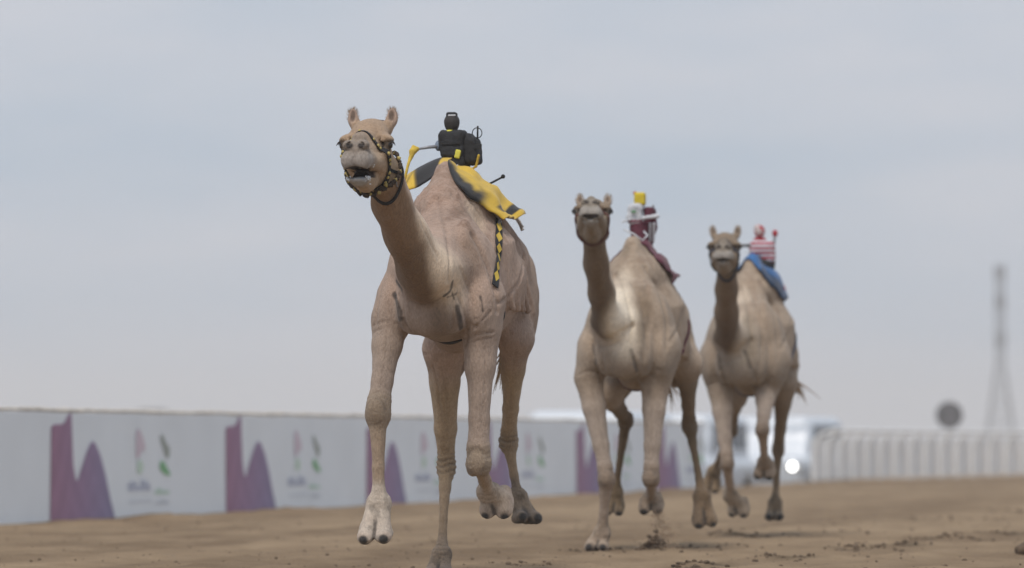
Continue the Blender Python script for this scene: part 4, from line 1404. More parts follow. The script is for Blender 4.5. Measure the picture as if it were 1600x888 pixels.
C2 = dict(name="racing_camel", label="middle camel with raised head and maroon blanket", seed=2, frame=F2, res=(0.0065, 0.0105), pal=PAL2, colour=coat_colour,
    hump=2.08, hump_y=0.04, hump_x=0.04, mouth=0.0, dz=-0.13,
    neck=[(965, 508, 0.50, .17), (948, 500, 0.80, .092), (940, 458, 0.98, .082), (931, 412, 1.12, .074), (928, 368, 1.20, .074)],
    head=(926, 332, 1.34, 7, 15, 0),
    FR=dict(j=[(920, 590, .50), (948, 746, .60), (941, 832, .48), (931, 858, .56), (935, 858, .40)], r=(.13, .088, .068, .060, .038, .032, .050)),
    FL=dict(j=[(1024, 595, .46), (1017, 745, .54), (1018, 780, .20), (1017, 802, .26), (1020, 776, .10)], r=(.13, .092, .068, .062, .036, .032, .054)),
    HR=dict(j=[(950, 615, -.20), (978, 655, -.62), (962, 768, -.80), (958, 804, -.76), (964, 778, -.88)], r=(.125, .095, .060, .052, .029, .025, .046)),
    HL=dict(j=[(1073, 570, -.40), (1077, 664, -.66), (1097, 775, -.50), (1103, 822, -.42), (1098, 800, -.54)], r=(.125, .098, .058, .056, .029, .027, .054)),
    tail=[(0.0, -1.10, 1.55), (0.0, -1.18, 1.42), (0.0, -1.22, 1.26)])
C3 = dict(name="racing_camel", label="hindmost camel at the right with blue blanket", seed=3, frame=F3, res=(0.0065, 0.0105), pal=PAL3, colour=coat_colour,
    hump=2.10, hump_y=0.0, hump_x=0.0, mouth=0.0, dz=-0.13,
    neck=[(1154, 520, 0.50, .17), (1138, 524, 0.80, .094), (1135, 488, 0.98, .084), (1135, 452, 1.12, .076), (1136, 420, 1.20, .074)],
    head=(1132, 386, 1.34, 5, 1, 0),
    FR=dict(j=[(1126, 610, .50), (1136, 722, .62), (1142, 775, .36), (1153, 806, .34), (1158, 782, .24)], r=(.13, .086, .066, .056, .036, .032, .052)),
    FL=dict(j=[(1198, 605, .46), (1191, 670, .68), (1195, 722, .42), (1193, 748, .42), (1200, 726, .30)], r=(.13, .086, .064, .056, .036, .032, .050)),
    HR=dict(j=[(1146, 620, -.22), (1142, 672, -.60), (1116, 735, -.92), (1109, 768, -.94), (1116, 745, -1.02)], r=(.125, .092, .056, .052, .030, .026, .048)),
    HL=dict(j=[(1226, 600, -.40), (1216, 702, -.66), (1211, 786, -.62), (1210, 810, -.52), (1210, 812, -.68)], r=(.125, .090, .056, .050, .030, .027, .048)),
    tail=[(-0.06, -1.06, 1.50), (-0.12, -1.10, 1.40), (-0.17, -1.12, 1.33)])
C1['highlight_px'] = [(704, 448, .13, .95), (697, 428, .11, .9), (688, 404, .095, .85), (677, 380, .08, .75), (666, 358, .07, .65), (654, 336, .06, .5), (742, 343, .09, .55), (735, 318, .05, .3)]
C1['brand_px'] = [([(617, 460), (622, 480), (625, 498)], .021), ([(620, 440), (628, 452)], .019), ([(714, 480), (718, 496), (721, 514)], .020),
                  ([(694, 462), (703, 452), (706, 440)], .016), ([(698, 464), (713, 459)], .008), ([(705, 455), (709, 468)], .007), ([(751, 464), (754, 486)], .009)]
C2['highlight_px'] = [(974, 512, .17, .95), (970, 486, .17, .95), (967, 460, .13, .85), (974, 436, .10, .4)]
C2['brand_px'] = [([(927, 540), (930, 552), (931, 568)], .020), ([(986, 548), (990, 562), (994, 580)], .018), ([(952, 586), (966, 590)], .012)]
C3['highlight_px'] = [(1163, 540, .15, .7), (1160, 505, .13, .7), (1158, 465, .11, .55)]
C3['brand_px'] = [([(1122, 555), (1125, 577)], .018), ([(1163, 548), (1168, 560), (1171, 574)], .022)]
C2['shade_patch_px'] = [(1003, 455, .06, .6), (1006, 485, .075, .8), (1003, 520, .06, .6), (978, 392, .055, .5)]
C3['shade_patch_px'] = [(1170, 505, .08, .6), (1175, 545, .07, .5)]
C1['shade_patch_px'] = [(735, 400, .09, .5), (725, 330, .06, .4), (690, 505, .10, .7)]
C2['brand_k'], C3['brand_k'] = 0.62, 0.62
C1['crease_px'] = [([(600, 428), (592, 470), (588, 503)], .016, .010), ([(584, 509), (603, 503), (626, 507)], .010, .009), ([(586, 518), (606, 513), (622, 516)], .008, .006),
    ([(642, 517), (633, 503), (627, 485), (622, 462)], .014, .012), ([(727, 545), (731, 518), (725, 490), (714, 460)], .014, .013),
    ([(726, 530), (745, 523), (770, 519)], .010, .009), ([(728, 537), (748, 532), (772, 527)], .008, .006), ([(738, 516), (754, 500), (767, 486)], .009, .008),
    ([(700, 438), (703, 405), (694, 352), (684, 312)], .020, .012), ([(738, 368), (762, 420), (774, 462), (777, 486)], .020, .016),
    ([(718, 420), (735, 460), (742, 500)], .018, .008), ([(640, 470), (662, 476), (690, 466)], .014, .010), ([(819, 398), (812, 438), (795, 462), (779, 474)], .016, .016),
    ([(652, 330), (668, 372), (684, 402)], .014, .008), ([(690, 575), (696, 610), (700, 655)], .010, .007), ([(676, 570), (684, 600), (688, 640)], .009, .006),
    ([(806, 548), (800, 590), (797, 640)], .010, .007), ([(757, 545), (757, 600), (752, 660)], .010, .006), ([(604, 530), (600, 570), (594, 605)], .010, .006),
    ([(655, 552), (690, 556), (716, 549)], .010, .008), ([(720, 290), (745, 330), (765, 360)], .016, .006), ([(592, 665), (593, 720), (592, 760)], .006, .004)]
C2['crease_px'] = [([(962, 430), (975, 455), (985, 500), (982, 535)], .020, .014), ([(1008, 420), (1030, 460), (1041, 505), (1040, 545)], .022, .016),
    ([(985, 440), (1002, 480), (1008, 530)], .020, .010), ([(905, 585), (922, 580), (940, 584)], .012, .010), ([(1000, 600), (1018, 593), (1038, 588)], .012, .010),
    ([(938, 598), (934, 575), (928, 550)], .016, .012), ([(995, 605), (998, 585), (990, 560)], .016, .012), ([(1070, 480), (1058, 515), (1046, 535)], .018, .014),
    ([(926, 535), (945, 543), (968, 535)], .016, .010), ([(1018, 620), (1018, 670), (1016, 710)], .011, .006), ([(926, 610), (936, 660), (944, 700)], .011, .006)]
C3['crease_px'] = [([(1156, 450), (1168, 480), (1172, 530)], .020, .014), ([(1188, 440), (1206, 480), (1214, 520), (1214, 560)], .022, .016),
    ([(1170, 450), (1186, 500), (1190, 545)], .020, .010), ([(1104, 603), (1120, 598), (1136, 602)], .012, .010), ([(1180, 606), (1196, 600), (1216, 596)], .012, .010),
    ([(1140, 612), (1132, 590), (1124, 565)], .016, .012), ([(1178, 612), (1180, 590), (1170, 565)], .016, .012), ([(1242, 480), (1232, 520), (1220, 545)], .018, .014),
    ([(1118, 560), (1136, 566), (1156, 558)], .016, .010)]
C1['hs'], C2['hs'], C3['hs'] = 0.97, 0.87, 0.86
for c_ in (C1, C2, C3):
    build_camel(c_)

# ================================================================== TACK AND ROBOT JOCKEYS
M_cloth = attr_mat("race_cloth", rough=0.85, bump=0.35, bscale=120.0, var=0.10, spec=0.15, sheen=0.2)
M_lining = simple("pale_lining", (0.46, 0.43, 0.40), 0.9, var=0.12, scale=30, bump=0.3, bscale=90)
M_black = simple("black_fabric", (0.022, 0.023, 0.026), 0.8, var=0.25, scale=40, bump=0.3, bscale=90)
M_yellow = simple("yellow_fabric", (0.56, 0.40, 0.06), 0.8, var=0.15, scale=30, bump=0.2, bscale=80)
M_lime = simple("yellow_trim", (0.62, 0.58, 0.08), 0.7, var=0.1)
M_grey = simple("grey_metal_arm", (0.30, 0.31, 0.34), 0.45, metal=0.3)
M_blue_grey = simple("blue_grey_joint", (0.16, 0.20, 0.27), 0.6)
M_maroon = simple("maroon_fabric", (0.095, 0.022, 0.038), 0.85, var=0.25, scale=25, bump=0.3, bscale=80)
M_wcloth = simple("white_fabric", (0.58, 0.60, 0.64), 0.8, var=0.08, scale=25, bump=0.2, bscale=80)
M_red = simple("red_fabric", (0.36, 0.03, 0.045), 0.75, var=0.15, scale=25)
M_blue = simple("blue_fabric", (0.03, 0.115, 0.30), 0.8, var=0.25, scale=20, bump=0.3, bscale=80)
M_rope = simple("dark_braid", (0.06, 0.045, 0.035), 0.9, var=0.4, scale=60, bump=0.5, bscale=120)

def surf_out(s, C, d, rmax, n=150):
    """outermost surface point along direction d from C"""
    r = np.linspace(rmax, 0.0, n)
    q = np.asarray(C)[None] + np.asarray(d)[None] * r[:, None]
    v = s.ev(q)
    i = int(np.argmax(v < 0))
    if v[i] >= 0: return np.asarray(C) + np.asarray(d) * 0.02
    if i > 0:
        f = v[i - 1] / (v[i - 1] - v[i])
        return q[i - 1] * (1 - f) + q[i] * f
    return q[i]

def strap(name, s, pts, width, mat, parent, off=0.004, thick=0.004, colf=None, closed=False, proj=True):
    P = np.asarray(pts, float)
    if proj: P = s.project(P, 0.0, 4)
    n = len(P)
    G = s.grad(P, 0.01)
    V = []
    for i in range(n):
        a, b = (i - 1) % n if closed else max(i - 1, 0), (i + 1) % n if closed else min(i + 1, n - 1)
        t = P[b] - P[a]; t /= max(np.linalg.norm(t), 1e-9)
        nn = G[i] - t * (G[i] @ t); nn /= max(np.linalg.norm(nn), 1e-9)
        bb = np.cross(t, nn)
        w = width / 2
        V += [P[i] + bb * w + nn * off, P[i] + bb * w + nn * (off + thick), P[i] - bb * w + nn * (off + thick), P[i] - bb * w + nn * off]
    F = []
    for i in range(n if closed else n - 1):
        j = (i + 1) % n
        for k in range(4):
            F.append((i * 4 + k, i * 4 + (k + 1) % 4, j * 4 + (k + 1) % 4, j * 4 + k))
    if not closed:
        F += [(3, 2, 1, 0), tuple((n - 1) * 4 + k for k in range(4))]
    col = None
    if colf is not None:
        col = np.repeat(np.array([colf(i / (n - 1)) for i in range(n)]), 4, axis=0)
    return mesh_obj(name, V, F, mat, parent, False, col=col), P, G

def head_loop(c, yc, zc, ytop, ybot, rmax=0.30, n=72, a0=0.0, a1=2 * math.pi, lean=0.0):
    pts = []
    hs = c['hs']
    for a in np.linspace(a0, a1, n, endpoint=abs(a1 - a0) < 6.28):
        f = (1 + math.cos(a)) / 2
        yy = ybot + (ytop - ybot) * f
        C = c['hc'] + c['R'] @ (np.array([0, yy, zc]) * hs)
        d = c['R'] @ np.array([math.sin(a), lean * math.cos(a), math.cos(a)])
        d /= np.linalg.norm(d)
        pts.append(surf_out(c['sdf'], C, d, rmax))
    P = np.array(pts)
    for _ in range(3):
        P = (np.roll(P, 1, 0) + 2 * P + np.roll(P, -1, 0)) / 4
    return P

def girth_loop(c, ybot, ytop, zc, a0, a1, n=70):
    pts = []
    for a in np.linspace(math.radians(a0), math.radians(a1), n):
        f = (1 + math.cos(a)) / 2
        C = np.array([0, ybot + (ytop - ybot) * f, zc + c.get('dz', 0)])
        pts.append(surf_out(c['sdf'], C, np.array([math.sin(a), 0, math.cos(a)]), 0.55))
    P = np.array(pts)
    for _ in range(4):
        P[1:-1] = (P[:-2] + 2 * P[1:-1] + P[2:]) / 4
    return P

def cloth(name, c, rows, colf, parent, nu=54, nv=30, amp=0.010, seed=3, thick=0.007, clear=0.016, snap=0.0, snap_u=-1.0):
    """rows of picture points with their place along the camel, front to back"""
    fr = c['frame']
    G = np.array([[fr.P(*q) for q in r] for r in rows])            # rows x cols x 3
    A = np.array([catmull(G[i], nu) for i in range(len(G))])
    S = np.array([catmull(A[:, j], nv) for j in range(nu)])         # nu x nv x 3
    P = S.reshape(-1, 3)
    s = c['sdf']
    uu, vv = np.meshgrid(np.linspace(0, 1, nu), np.linspace(0, 1, nv), indexing='ij')
    edge = np.clip(np.abs(uu.ravel() - 0.5) * 2, 0, 1) ** 1.5
    nrm = np.array([0, 0.0, 1.0])
    wv = np.sin(vv.ravel() * 11 + 3 * vnoise(P, 5, seed)) * edge * amp + (fbm(P, 14, 3, seed) - 0.5) * amp * 1.4
    side = np.sign(uu.ravel() - 0.5)
    P = P + np.stack([-side * wv * 0.8, wv * 0.2, wv * 0.6], 1)
    if snap:
        d = s.ev(P)
        w = np.clip(1 - np.abs(d - 0.02) / snap, 0, 1) ** 0.5 * np.clip((uu.ravel() - snap_u) * 6, 0, 1)
        P = P - s.grad(P) * ((d - 0.020 - 0.6 * wv) * w * 0.85)[:, None]
    for _ in range(5):
        d = s.ev(P)
        m = d < clear
        if not m.any(): break
        P[m] += s.grad(P[m]) * (clear - d[m])[:, None]
    I = np.arange(nu * nv).reshape(nu, nv)
    F = np.stack([I[:-1, :-1].ravel(), I[1:, :-1].ravel(), I[1:, 1:].ravel(), I[:-1, 1:].ravel()], 1)
    # make the outside face up
    n0 = vnormals(P, F)
    if n0[:, 2].mean() < 0: F = F[:, ::-1]
    col = colf(uu.ravel(), vv.ravel(), P)
    o = mesh_obj(name, P, F, None, parent, True, mats=[M_cloth, M_lining], col=col)
    m = o.modifiers.new("thickness", 'SOLIDIFY')
    m.thickness = thick; m.offset = 0; m.material_offset = 1; m.material_offset_rim = 0
    return o

def cloth_wrap(name, c, left, right_px, depth, colf, parent, nu=56, nv=26, seed=3, flare=0.03, thick=0.007, zc=1.60, wob=0.010):
    """cloth lying on the back: its front edge runs through picture points on the near flank, the rest follows the body backwards"""
    s, fr, dz = c['sdf'], c['frame'], c.get('dz', 0.0)
    zc = zc + dz
    ctl = [(math.radians(a), y) for a, y in left]
    for u, v in right_px:
        q = fr.hit(s, u, v)
        if q is None: continue
        ctl.append((math.atan2(q[0], q[2] - zc), q[1]))
    ctl = catmull(np.array(ctl), nu)
    P = []
    for i, (an, y) in enumerate(ctl):
        ui = i / (nu - 1)
        for j in range(nv):
            vj = j / (nv - 1)
            yy = y - depth * vj
            a2 = an + 0.10 * vj * (ui - 0.2)
            d = np.array([math.sin(a2), 0, math.cos(a2)])
            p = surf_out(s, (0, yy, zc), d, 0.85)
            off = 0.020 + flare * max(0, ui - 0.3) * (0.35 + vj) + wob * math.sin(vj * 9 + ui * 5 + seed) * ui
            P.append(p + d * off)
    P = np.array(P)
    G = P.reshape(nu, nv, 3)
    for _ in range(3):
        G[1:-1] = (G[:-2] + 2 * G[1:-1] + G[2:]) / 4
        G[:, 1:-1] = (G[:, :-2] + 2 * G[:, 1:-1] + G[:, 2:]) / 4
    P = G.reshape(-1, 3)
    uu, vv = np.meshgrid(np.linspace(0, 1, nu), np.linspace(0, 1, nv), indexing='ij')
    P = P + s.grad(P) * ((fbm(P, 13, 3, seed) - 0.5) * 0.026 * (0.5 + uu.ravel()))[:, None]
    P = P + s.grad(P) * (0.006 * np.sin(uu.ravel() * 22 + 4 * vv.ravel() + 5 * vnoise(P, 7, seed)) * (0.3 + vv.ravel()))[:, None]
    for _ in range(4):
        d = s.ev(P); m = d < 0.012
        if not m.any(): break
        P[m] += s.grad(P[m]) * (0.012 - d[m])[:, None]
    I = np.arange(nu * nv).reshape(nu, nv)
    F = np.stack([I[:-1, :-1].ravel(), I[1:, :-1].ravel(), I[1:, 1:].ravel(), I[:-1, 1:].ravel()], 1)
    if vnormals(P, F)[:, 2].mean() < 0: F = F[:, ::-1]
    o = mesh_obj(name, P, F, None, parent, True, mats=[M_cloth, M_lining], col=colf(uu.ravel(), vv.ravel(), P))
    m = o.modifiers.new("thickness", 'SOLIDIFY')
    m.thickness = thick; m.offset = 0; m.material_offset = 1; m.material_offset_rim = 0
    return o

def place(root_name, c):
    fr = c['frame']
    return empty(root_name, tuple(fr.o), fr.rz)

def saddle_stem(c, s, q, r0, r1):
    """carry the saddle block down on to the camel's back"""
    C = np.array([0, q[1], 1.6 + c.get('dz', 0)])
    d = np.asarray(q) - C; d = d / np.linalg.norm(d)
    p = surf_out(c['sdf'], C, d, 0.95)
    for dy in (-0.06, 0.06):
        s.rc(np.asarray(q) + np.array([0, dy * .6, 0]), p + d * 0.012 + np.array([0, dy, 0]), r0, r1, 0.03)

def ball(name, c, r, mat, parent, sc=(1, 1, 1), seg=16):
    bm = bmesh.new(); bmesh.ops.create_uvsphere(bm, u_segments=seg, v_segments=max(6, seg // 2), radius=r)
    for v in bm.verts: v.co = Vector((v.co.x * sc[0], v.co.y * sc[1], v.co.z * sc[2]))
    o = bm_obj(name, bm, mat, parent, True); o.location = tuple(c)
    return o

YEL = np.array([.60, .40, .045]); BLK = np.array([.018, .019, .022]); LIN = np.array([.46, .43, .40])

# ------------------------------------------------ first camel: bridle
def bridle(c, mat, studs=None, width=0.020):
    root = c['root']
    br = empty("bridle"); br.parent = root
    P = head_loop(c, 0.06, -0.075, 0.125, -0.045)
    o, Pn, Gn = strap("noseband", c['sdf'], P, width * (1.35 if studs else 1), mat, br, closed=True, proj=False)
    if studs:
        d = 0; last = -1
        L = np.concatenate([[0], np.cumsum(np.linalg.norm(np.diff(Pn, axis=0), axis=1))])
        for k in range(int(L[-1] / 0.036)):
            i = int(np.searchsorted(L, k * 0.036 + 0.01 + 0.006 * math.sin(k * 2.3))); i = min(i, len(Pn) - 1)
            b = ball("stud", Pn[i] + Gn[i] * 0.0065, 0.0092 * (0.85 + 0.3 * ((k * 37 % 11) / 11)), studs, br, (1, 1, 1), 10)
    P2 = head_loop(c, -0.10, -0.10, -0.165, -0.105, lean=0.0)
    strap("throat_strap", c['sdf'], P2, width * 0.9, mat, br, closed=True, proj=False)
    # cheek piece joining the two on each side
    for sg in (-1, 1):
        a = c['hc'] + c['R'] @ (np.array([sg * 0.12, 0.02, -0.13]) * c['hs']); b = c['hc'] + c['R'] @ (np.array([sg * 0.12, -0.12, -0.16]) * c['hs'])
        strap("cheek_strap", c['sdf'], [lerp(a, b, f) for f in np.linspace(0, 1, 14)], width * 0.8, mat, br)
    return br
M_stud = simple("dull_yellow_stud", (0.46, 0.37, 0.13), 0.6, var=0.2, scale=90)
br1 = bridle(C1, M_black, M_stud)
# thick braided collar of black and yellow cord under the jaw
P = head_loop(C1, -0.06, -0.12, -0.17, -0.015, n=90)
a_ = np.linspace(0, 2 * math.pi, 90, endpoint=False)
parts = {0: [], 1: []}
G = C1['sdf'].grad(P, 0.01)
for k in range(90):
    if -0.1 < math.cos(a_[k]) and abs(math.sin(a_[k])) < 0.8: continue
    q = P[k] + G[k] * 0.012 + np.array([0, 0, 0.006 * math.sin(k * 2.1)])
    q2 = P[(k + 2) % 90] + G[(k + 2) % 90] * 0.016 + np.array([0, 0.004 * math.cos(k), -0.012 + 0.012 * math.cos(k * 1.7)])
    parts[1 if k % 5 == 0 else 0].append(tube_geom([q, (q + q2) / 2 + G[k] * 0.006, q2], [0.007, 0.011, 0.007], 6))
cb = empty("braided_collar"); cb.parent = C1['root']
for k, (nm, mt) in enumerate((("dark_cord", M_rope), ("yellow_cord", M_stud))):
    V, F = join_geom(parts[k]); tag(mesh_obj(nm, V, F, mt, cb), kind="stuff")
# ring hanging from the collar
hp = C1['hc'] + C1['R'] @ (np.array([-0.135, -0.10, -0.20]) * C1['hs'])
tube("ring", [hp + np.array([0.0, 0.022 * math.cos(a), 0.022 * math.sin(a)]) for a in np.linspace(0, 2 * math.pi, 17)], 0.0035, M_grey, cb, 6)
# froth on the lips
rr = random.Random(9)
s = Sdf()
hc, R, hs, dj = C1['hc'], C1['R'], C1['hs'], C1['marks']['head'][2]
for i in range(26):
    a = rr.choice((-1, 1)) * rr.uniform(0.7, 2.0)
    q = np.array([0.060 * math.sin(a), 0.228 + 0.046 * math.cos(a), -0.152 - dj + rr.gauss(0, 0.010)])
    s.el(hc + R @ (q * hs), np.array([1.2, .7, .9]) * rr.uniform(0.0028, 0.0058), 0.004)
for i in range(5):
    s.el(hc + R @ (np.array([-0.074 + rr.gauss(0, .006), 0.23 + rr.gauss(0, .015), -0.115 + rr.gauss(0, .010)]) * hs), np.array([1, 1, 1]) * rr.uniform(0.003, 0.006), 0.005)
tag(sdf_obj("froth", s, 0.0032, M_foam, C1['root']), kind="stuff")

# ------------------------------------------------ first camel: blanket, girth
def col_c1(u, v, P):
    n = fbm(P, 18, 2, 4) - 0.5
    C = np.tile(YEL, (len(u), 1))
    edge = .14 + .25 * n + .30 * (u - .18) * (u < .5) + (.096 - .5 * (u - .5)) * (u >= .5)
    k = np.maximum(smooth01(edge - v, -.07, .07) * smooth01(u, .12, .2) * smooth01(-u, -.76, -.66), smooth01(u, .80, .815) * smooth01(-u, -.905, -.89) * smooth01(v, .10, .13))
    k = np.maximum(k, smooth01(u, .09, .105) * smooth01(-u, -.215, -.20) * smooth01(v, .12, .14) * smooth01(-v, -.36, -.34))[:, None]
    C = C * (1 - k) + BLK * k
    C *= (1 + 0.25 * n)[:, None]
    return np.clip(C, 0.005, 1)
def col_wing(u, v, P):
    n = fbm(P, 18, 2, 4) - 0.5
    C = np.tile(YEL, (len(u), 1))
    k = (smooth01(u, .40, .42) * smooth01(-u, -.82, -.80))[:, None]
    C = C * (1 - k) + BLK * k
    return np.clip(C * (1 + 0.25 * n)[:, None], 0.005, 1)
bl1 = place("saddle_blanket", C1)
cloth("blown_up_corner", C1, [
    [(621, 304, .0), (644, 296, .0), (672, 280, .0), (701, 254, -.01)],
    [(628, 287, -.12), (643, 272, -.12), (676, 254, -.12), (706, 247, -.12)],
    [(632, 284, -.28), (652, 268, -.28), (686, 250, -.28), (716, 247, -.28)],
    [(642, 290, -.42), (664, 274, -.42), (694, 258, -.42), (722, 252, -.42)]], col_wing, bl1, nu=30)
cloth_wrap("cover", C1, [(20, -.06), (6, -.02)], [(700, 262), (713, 292), (730, 316), (748, 333), (766, 349), (775, 358)], 0.52, col_c1, bl1, flare=0.12)
def flat_col(c): return lambda u, v, P: np.clip(np.tile(np.array(c), (len(u), 1)) * (1 + 0.3 * (fbm(P, 16, 2, 2) - 0.5))[:, None], 0, 1)
cloth("lining_fold", C1, [
    [(744, 312, -.03), (758, 322, -.02), (770, 328, -.02), (781, 336, -.03)],
    [(748, 322, -.06), (762, 331, -.04), (774, 340, -.04), (777, 349, -.06)],
    [(758, 334, -.10), (768, 342, -.10), (776, 349, -.10), (780, 351, -.10)]], flat_col(LIN), bl1, nu=24, nv=14, amp=0.006, clear=0.006)
cloth("rear_lining_fold", C1, [
    [(798, 326, -.50), (806, 336, -.50), (812, 346, -.50), (815, 356, -.50)],
    [(800, 332, -.54), (807, 344, -.54), (811, 352, -.54), (817, 361, -.54)],
    [(804, 330, -.60), (809, 342, -.60), (813, 350, -.60), (818, 355, -.60)]], flat_col(LIN * 0.9), bl1, nu=20, nv=12, amp=0.010, clear=0.006)
gp = [C1['frame'].hit(C1['sdf'], u, v) for u, v in catmull([(778, 345), (778, 372), (777, 398), (775, 420), (772, 448)], 60)]
gp = C1['sdf'].project(np.array([q for q in gp if q is not None]), 0.0, 3)
for _ in range(6): gp[1:-1] = (gp[:-2] + 2 * gp[1:-1] + gp[2:]) / 4
gt, _, _ = strap("girth", C1['sdf'], gp, 0.042, M_black, bl1, proj=False, off=0.004, thick=0.006)
gb = girth_loop(C1, 0.28, 0.14, 1.50, -110, -258, 90)
strap("belly_band", C1['sdf'], gb, 0.042, M_black, bl1, proj=False, off=0.003, thick=0.006)
GG = C1['sdf'].grad(gp, 0.01)
for k in range(6, len(gp) - 6, 9):      # yellow lozenges sewn on the girth
    i0 = k
    ctr = gp[i0] + GG[i0] * 0.011
    t = gp[i0 + 4] - gp[i0 - 4]; L = np.linalg.norm(t); t /= L
    b = np.cross(t, GG[i0]); b /= np.linalg.norm(b)
    q = [ctr + t * L * 0.55, ctr + b * 0.021, ctr - t * L * 0.55, ctr - b * 0.021]
    q = q + [x - GG[i0] * 0.003 for x in q]
    mesh_obj("lozenge", q, [(0, 1, 2, 3), (7, 6, 5, 4), (0, 4, 5, 1), (1, 5, 6, 2), (2, 6, 7, 3), (3, 7, 4, 0)], M_yellow, gt, False)
ring_c = gp[3] + GG[3] * 0.012
tube("buckle", [ring_c + np.array([0, 0.020 * math.cos(a), 0.020 * math.sin(a)]) for a in np.linspace(0, 2 * math.pi, 17)], 0.004, M_grey, gt, 6)
tag(bl1, "yellow and black saddle blanket on the leading camel's hump", "saddle blanket", "race blankets")

# ------------------------------------------------ first camel: robot jockey
def robot_black():
    c = C1; P = c['frame'].P
    r = place("robot_jockey", c)
    J = lambda u, v, y=-.20: P(u, v, y)
    px = 1 / 292.0
    s = Sdf()
    s.box(J(707, 223), (21 * px, .055, 17 * px), 0.035, 0.02)
    s.box(J(709, 240), (18 * px, .060, 8 * px), 0.02, 0.02)
    s.box(J(697, 211), (9 * px, .045, 6 * px), 0.02, 0.02); s.box(J(718, 211), (11 * px, .045, 7 * px), 0.02, 0.02)
    tor = sdf_obj("torso", s, 0.0055, M_black, r, noise=0.005, nf=28)
    bm = bmesh.new(); bm_box(bm, J(704, 224, -.142), (30 * px, 0.004, 4 * px), rz=0.0, bevel=0.001); bm_obj("chest_strap", bm, M_grey if False else M_black, tor)
    s = Sdf(); s.rc(J(700, 207, -.17), J(713, 207, -.19), 0.014, 0.014, 0.01); s.rc(J(700, 207, -.19), J(713, 206, -.22), 0.014, 0.014, 0.01)
    sdf_obj("collar", s, 0.005, M_lime, r)
    s = Sdf(); s.box(J(715, 241, -.142), (4.5 * px, .006, 7 * px), 0.004, 0.004, rot3(0, 0, -14))
    sdf_obj("shirt_hem", s, 0.004, M_lime, r)
    s = Sdf()
    s.box(J(738, 237, -.25), (12 * px, .075, 21 * px), 0.025, 0.02, rot3(0, 0, 5))
    s.box(J(731, 220, -.24), (10 * px, .06, 10 * px), 0.02, 0.02, rot3(0, 0, 28))
    bp = sdf_obj("backpack", s, 0.0055, M_black, r, noise=0.004, nf=25)
    bm = bmesh.new(); bm_box(bm, J(741, 229, -.178), (24 * px, .006, 8 * px), bevel=0.001); bm_obj("flap", bm, M_black, bp)
    s = Sdf(); s.rc(J(748, 243, -.175), J(744, 260, -.19), 0.007, 0.007, 0.004); s.rc(J(744, 260, -.19), J(738, 264, -.2), 0.007, 0.006, 0.004)
    sdf_obj("yellow_piping", s, 0.0035, M_yellow, bp)
    # head with cap
    s = Sdf(); s.el(J(706, 191), (12.4 * px, 12.5 * px, 13.5 * px), 0.01); s.el(J(706, 198), (10 * px, 10 * px, 9 * px), 0.01)
    hd = sdf_obj("head", s, 0.004, simple("dark_hood", (0.04, 0.037, 0.037), 0.75, bump=0.3, bscale=80), r)
    s = Sdf(); s.box(J(706, 180.5), (8.3 * px, .026, 5.0 * px), 0.012, 0.006)
    sdf_obj("top_knot", s, 0.003, M_black, hd)
    s = Sdf(); s.box(J(706, 180.5, -.172), (6.3 * px, .004, 1.3 * px), 0.003, 0.003)
    sdf_obj("white_band", s, 0.0022, M_wcloth, hd)
    # arm, gloved hand and whip
    s = Sdf(); s.el(J(685, 228, -.18), (5.5 * px, .022, 8.5 * px), 0.01); sdf_obj("shoulder_joint", s, 0.004, M_blue_grey, r)
    tube("arm", [J(684, 229, -.17), J(670, 230, -.14), J(654, 233, -.11)], [0.010, 0.009, 0.006], M_grey, r, 10)
    s = Sdf(); s.rc(J(652, 233, -.11), J(644, 236, -.09), 0.013, 0.017, 0.01); s.rc(J(645, 237, -.09), J(640, 251, -.07), 0.016, 0.009, 0.01); s.rc(J(646, 230, -.1), J(648, 236, -.1), 0.012, 0.012, 0.01)
    sdf_obj("hand_wrap", s, 0.0035, M_yellow, r, noise=0.003, nf=60)
    tube("whip", [J(641, 247, -.07), J(637, 260, -.06), J(634, 273, -.05), J(632, 288, -.04)], [0.009, 0.008, 0.0075, 0.004], M_yellow, r, 8)
    # antenna: short mast with a wire loop
    an = tube("antenna", [J(746, 219, -.25), J(746.5, 197, -.25)], 0.005, M_black, r, 8)
    tube("wire_loop", [J(745.5 + 7.5 * math.cos(a), 208 + 8.0 * math.sin(a), -.25) for a in np.linspace(0, 2 * math.pi, 25)], 0.0026, M_black, an, 6)
    tube("shoulder_aerial", [J(694, 208, -.2), J(692.5, 203, -.2)], 0.003, M_black, r, 6)
    rd = tube("rear_rod", [J(756, 292, -.36), J(785, 277, -.36)], [0.006, 0.0055], M_black, r, 8)
    ball("rod_tip", J(786, 276, -.36), 0.012, M_black, rd)
    # saddle block under the robot
    s = Sdf(); s.box(J(714, 251, -.24), (17 * px, .09, 9 * px), 0.02, 0.01); saddle_stem(c, s, J(714, 253, -.24), 0.045, 0.055)
    sdf_obj("saddle_block", s, 0.006, M_black, r)
    tag(r, "black-clad robot jockey with backpack, antenna and yellow whip on first camel", "robot jockey", "robot jockeys")
robot_black()

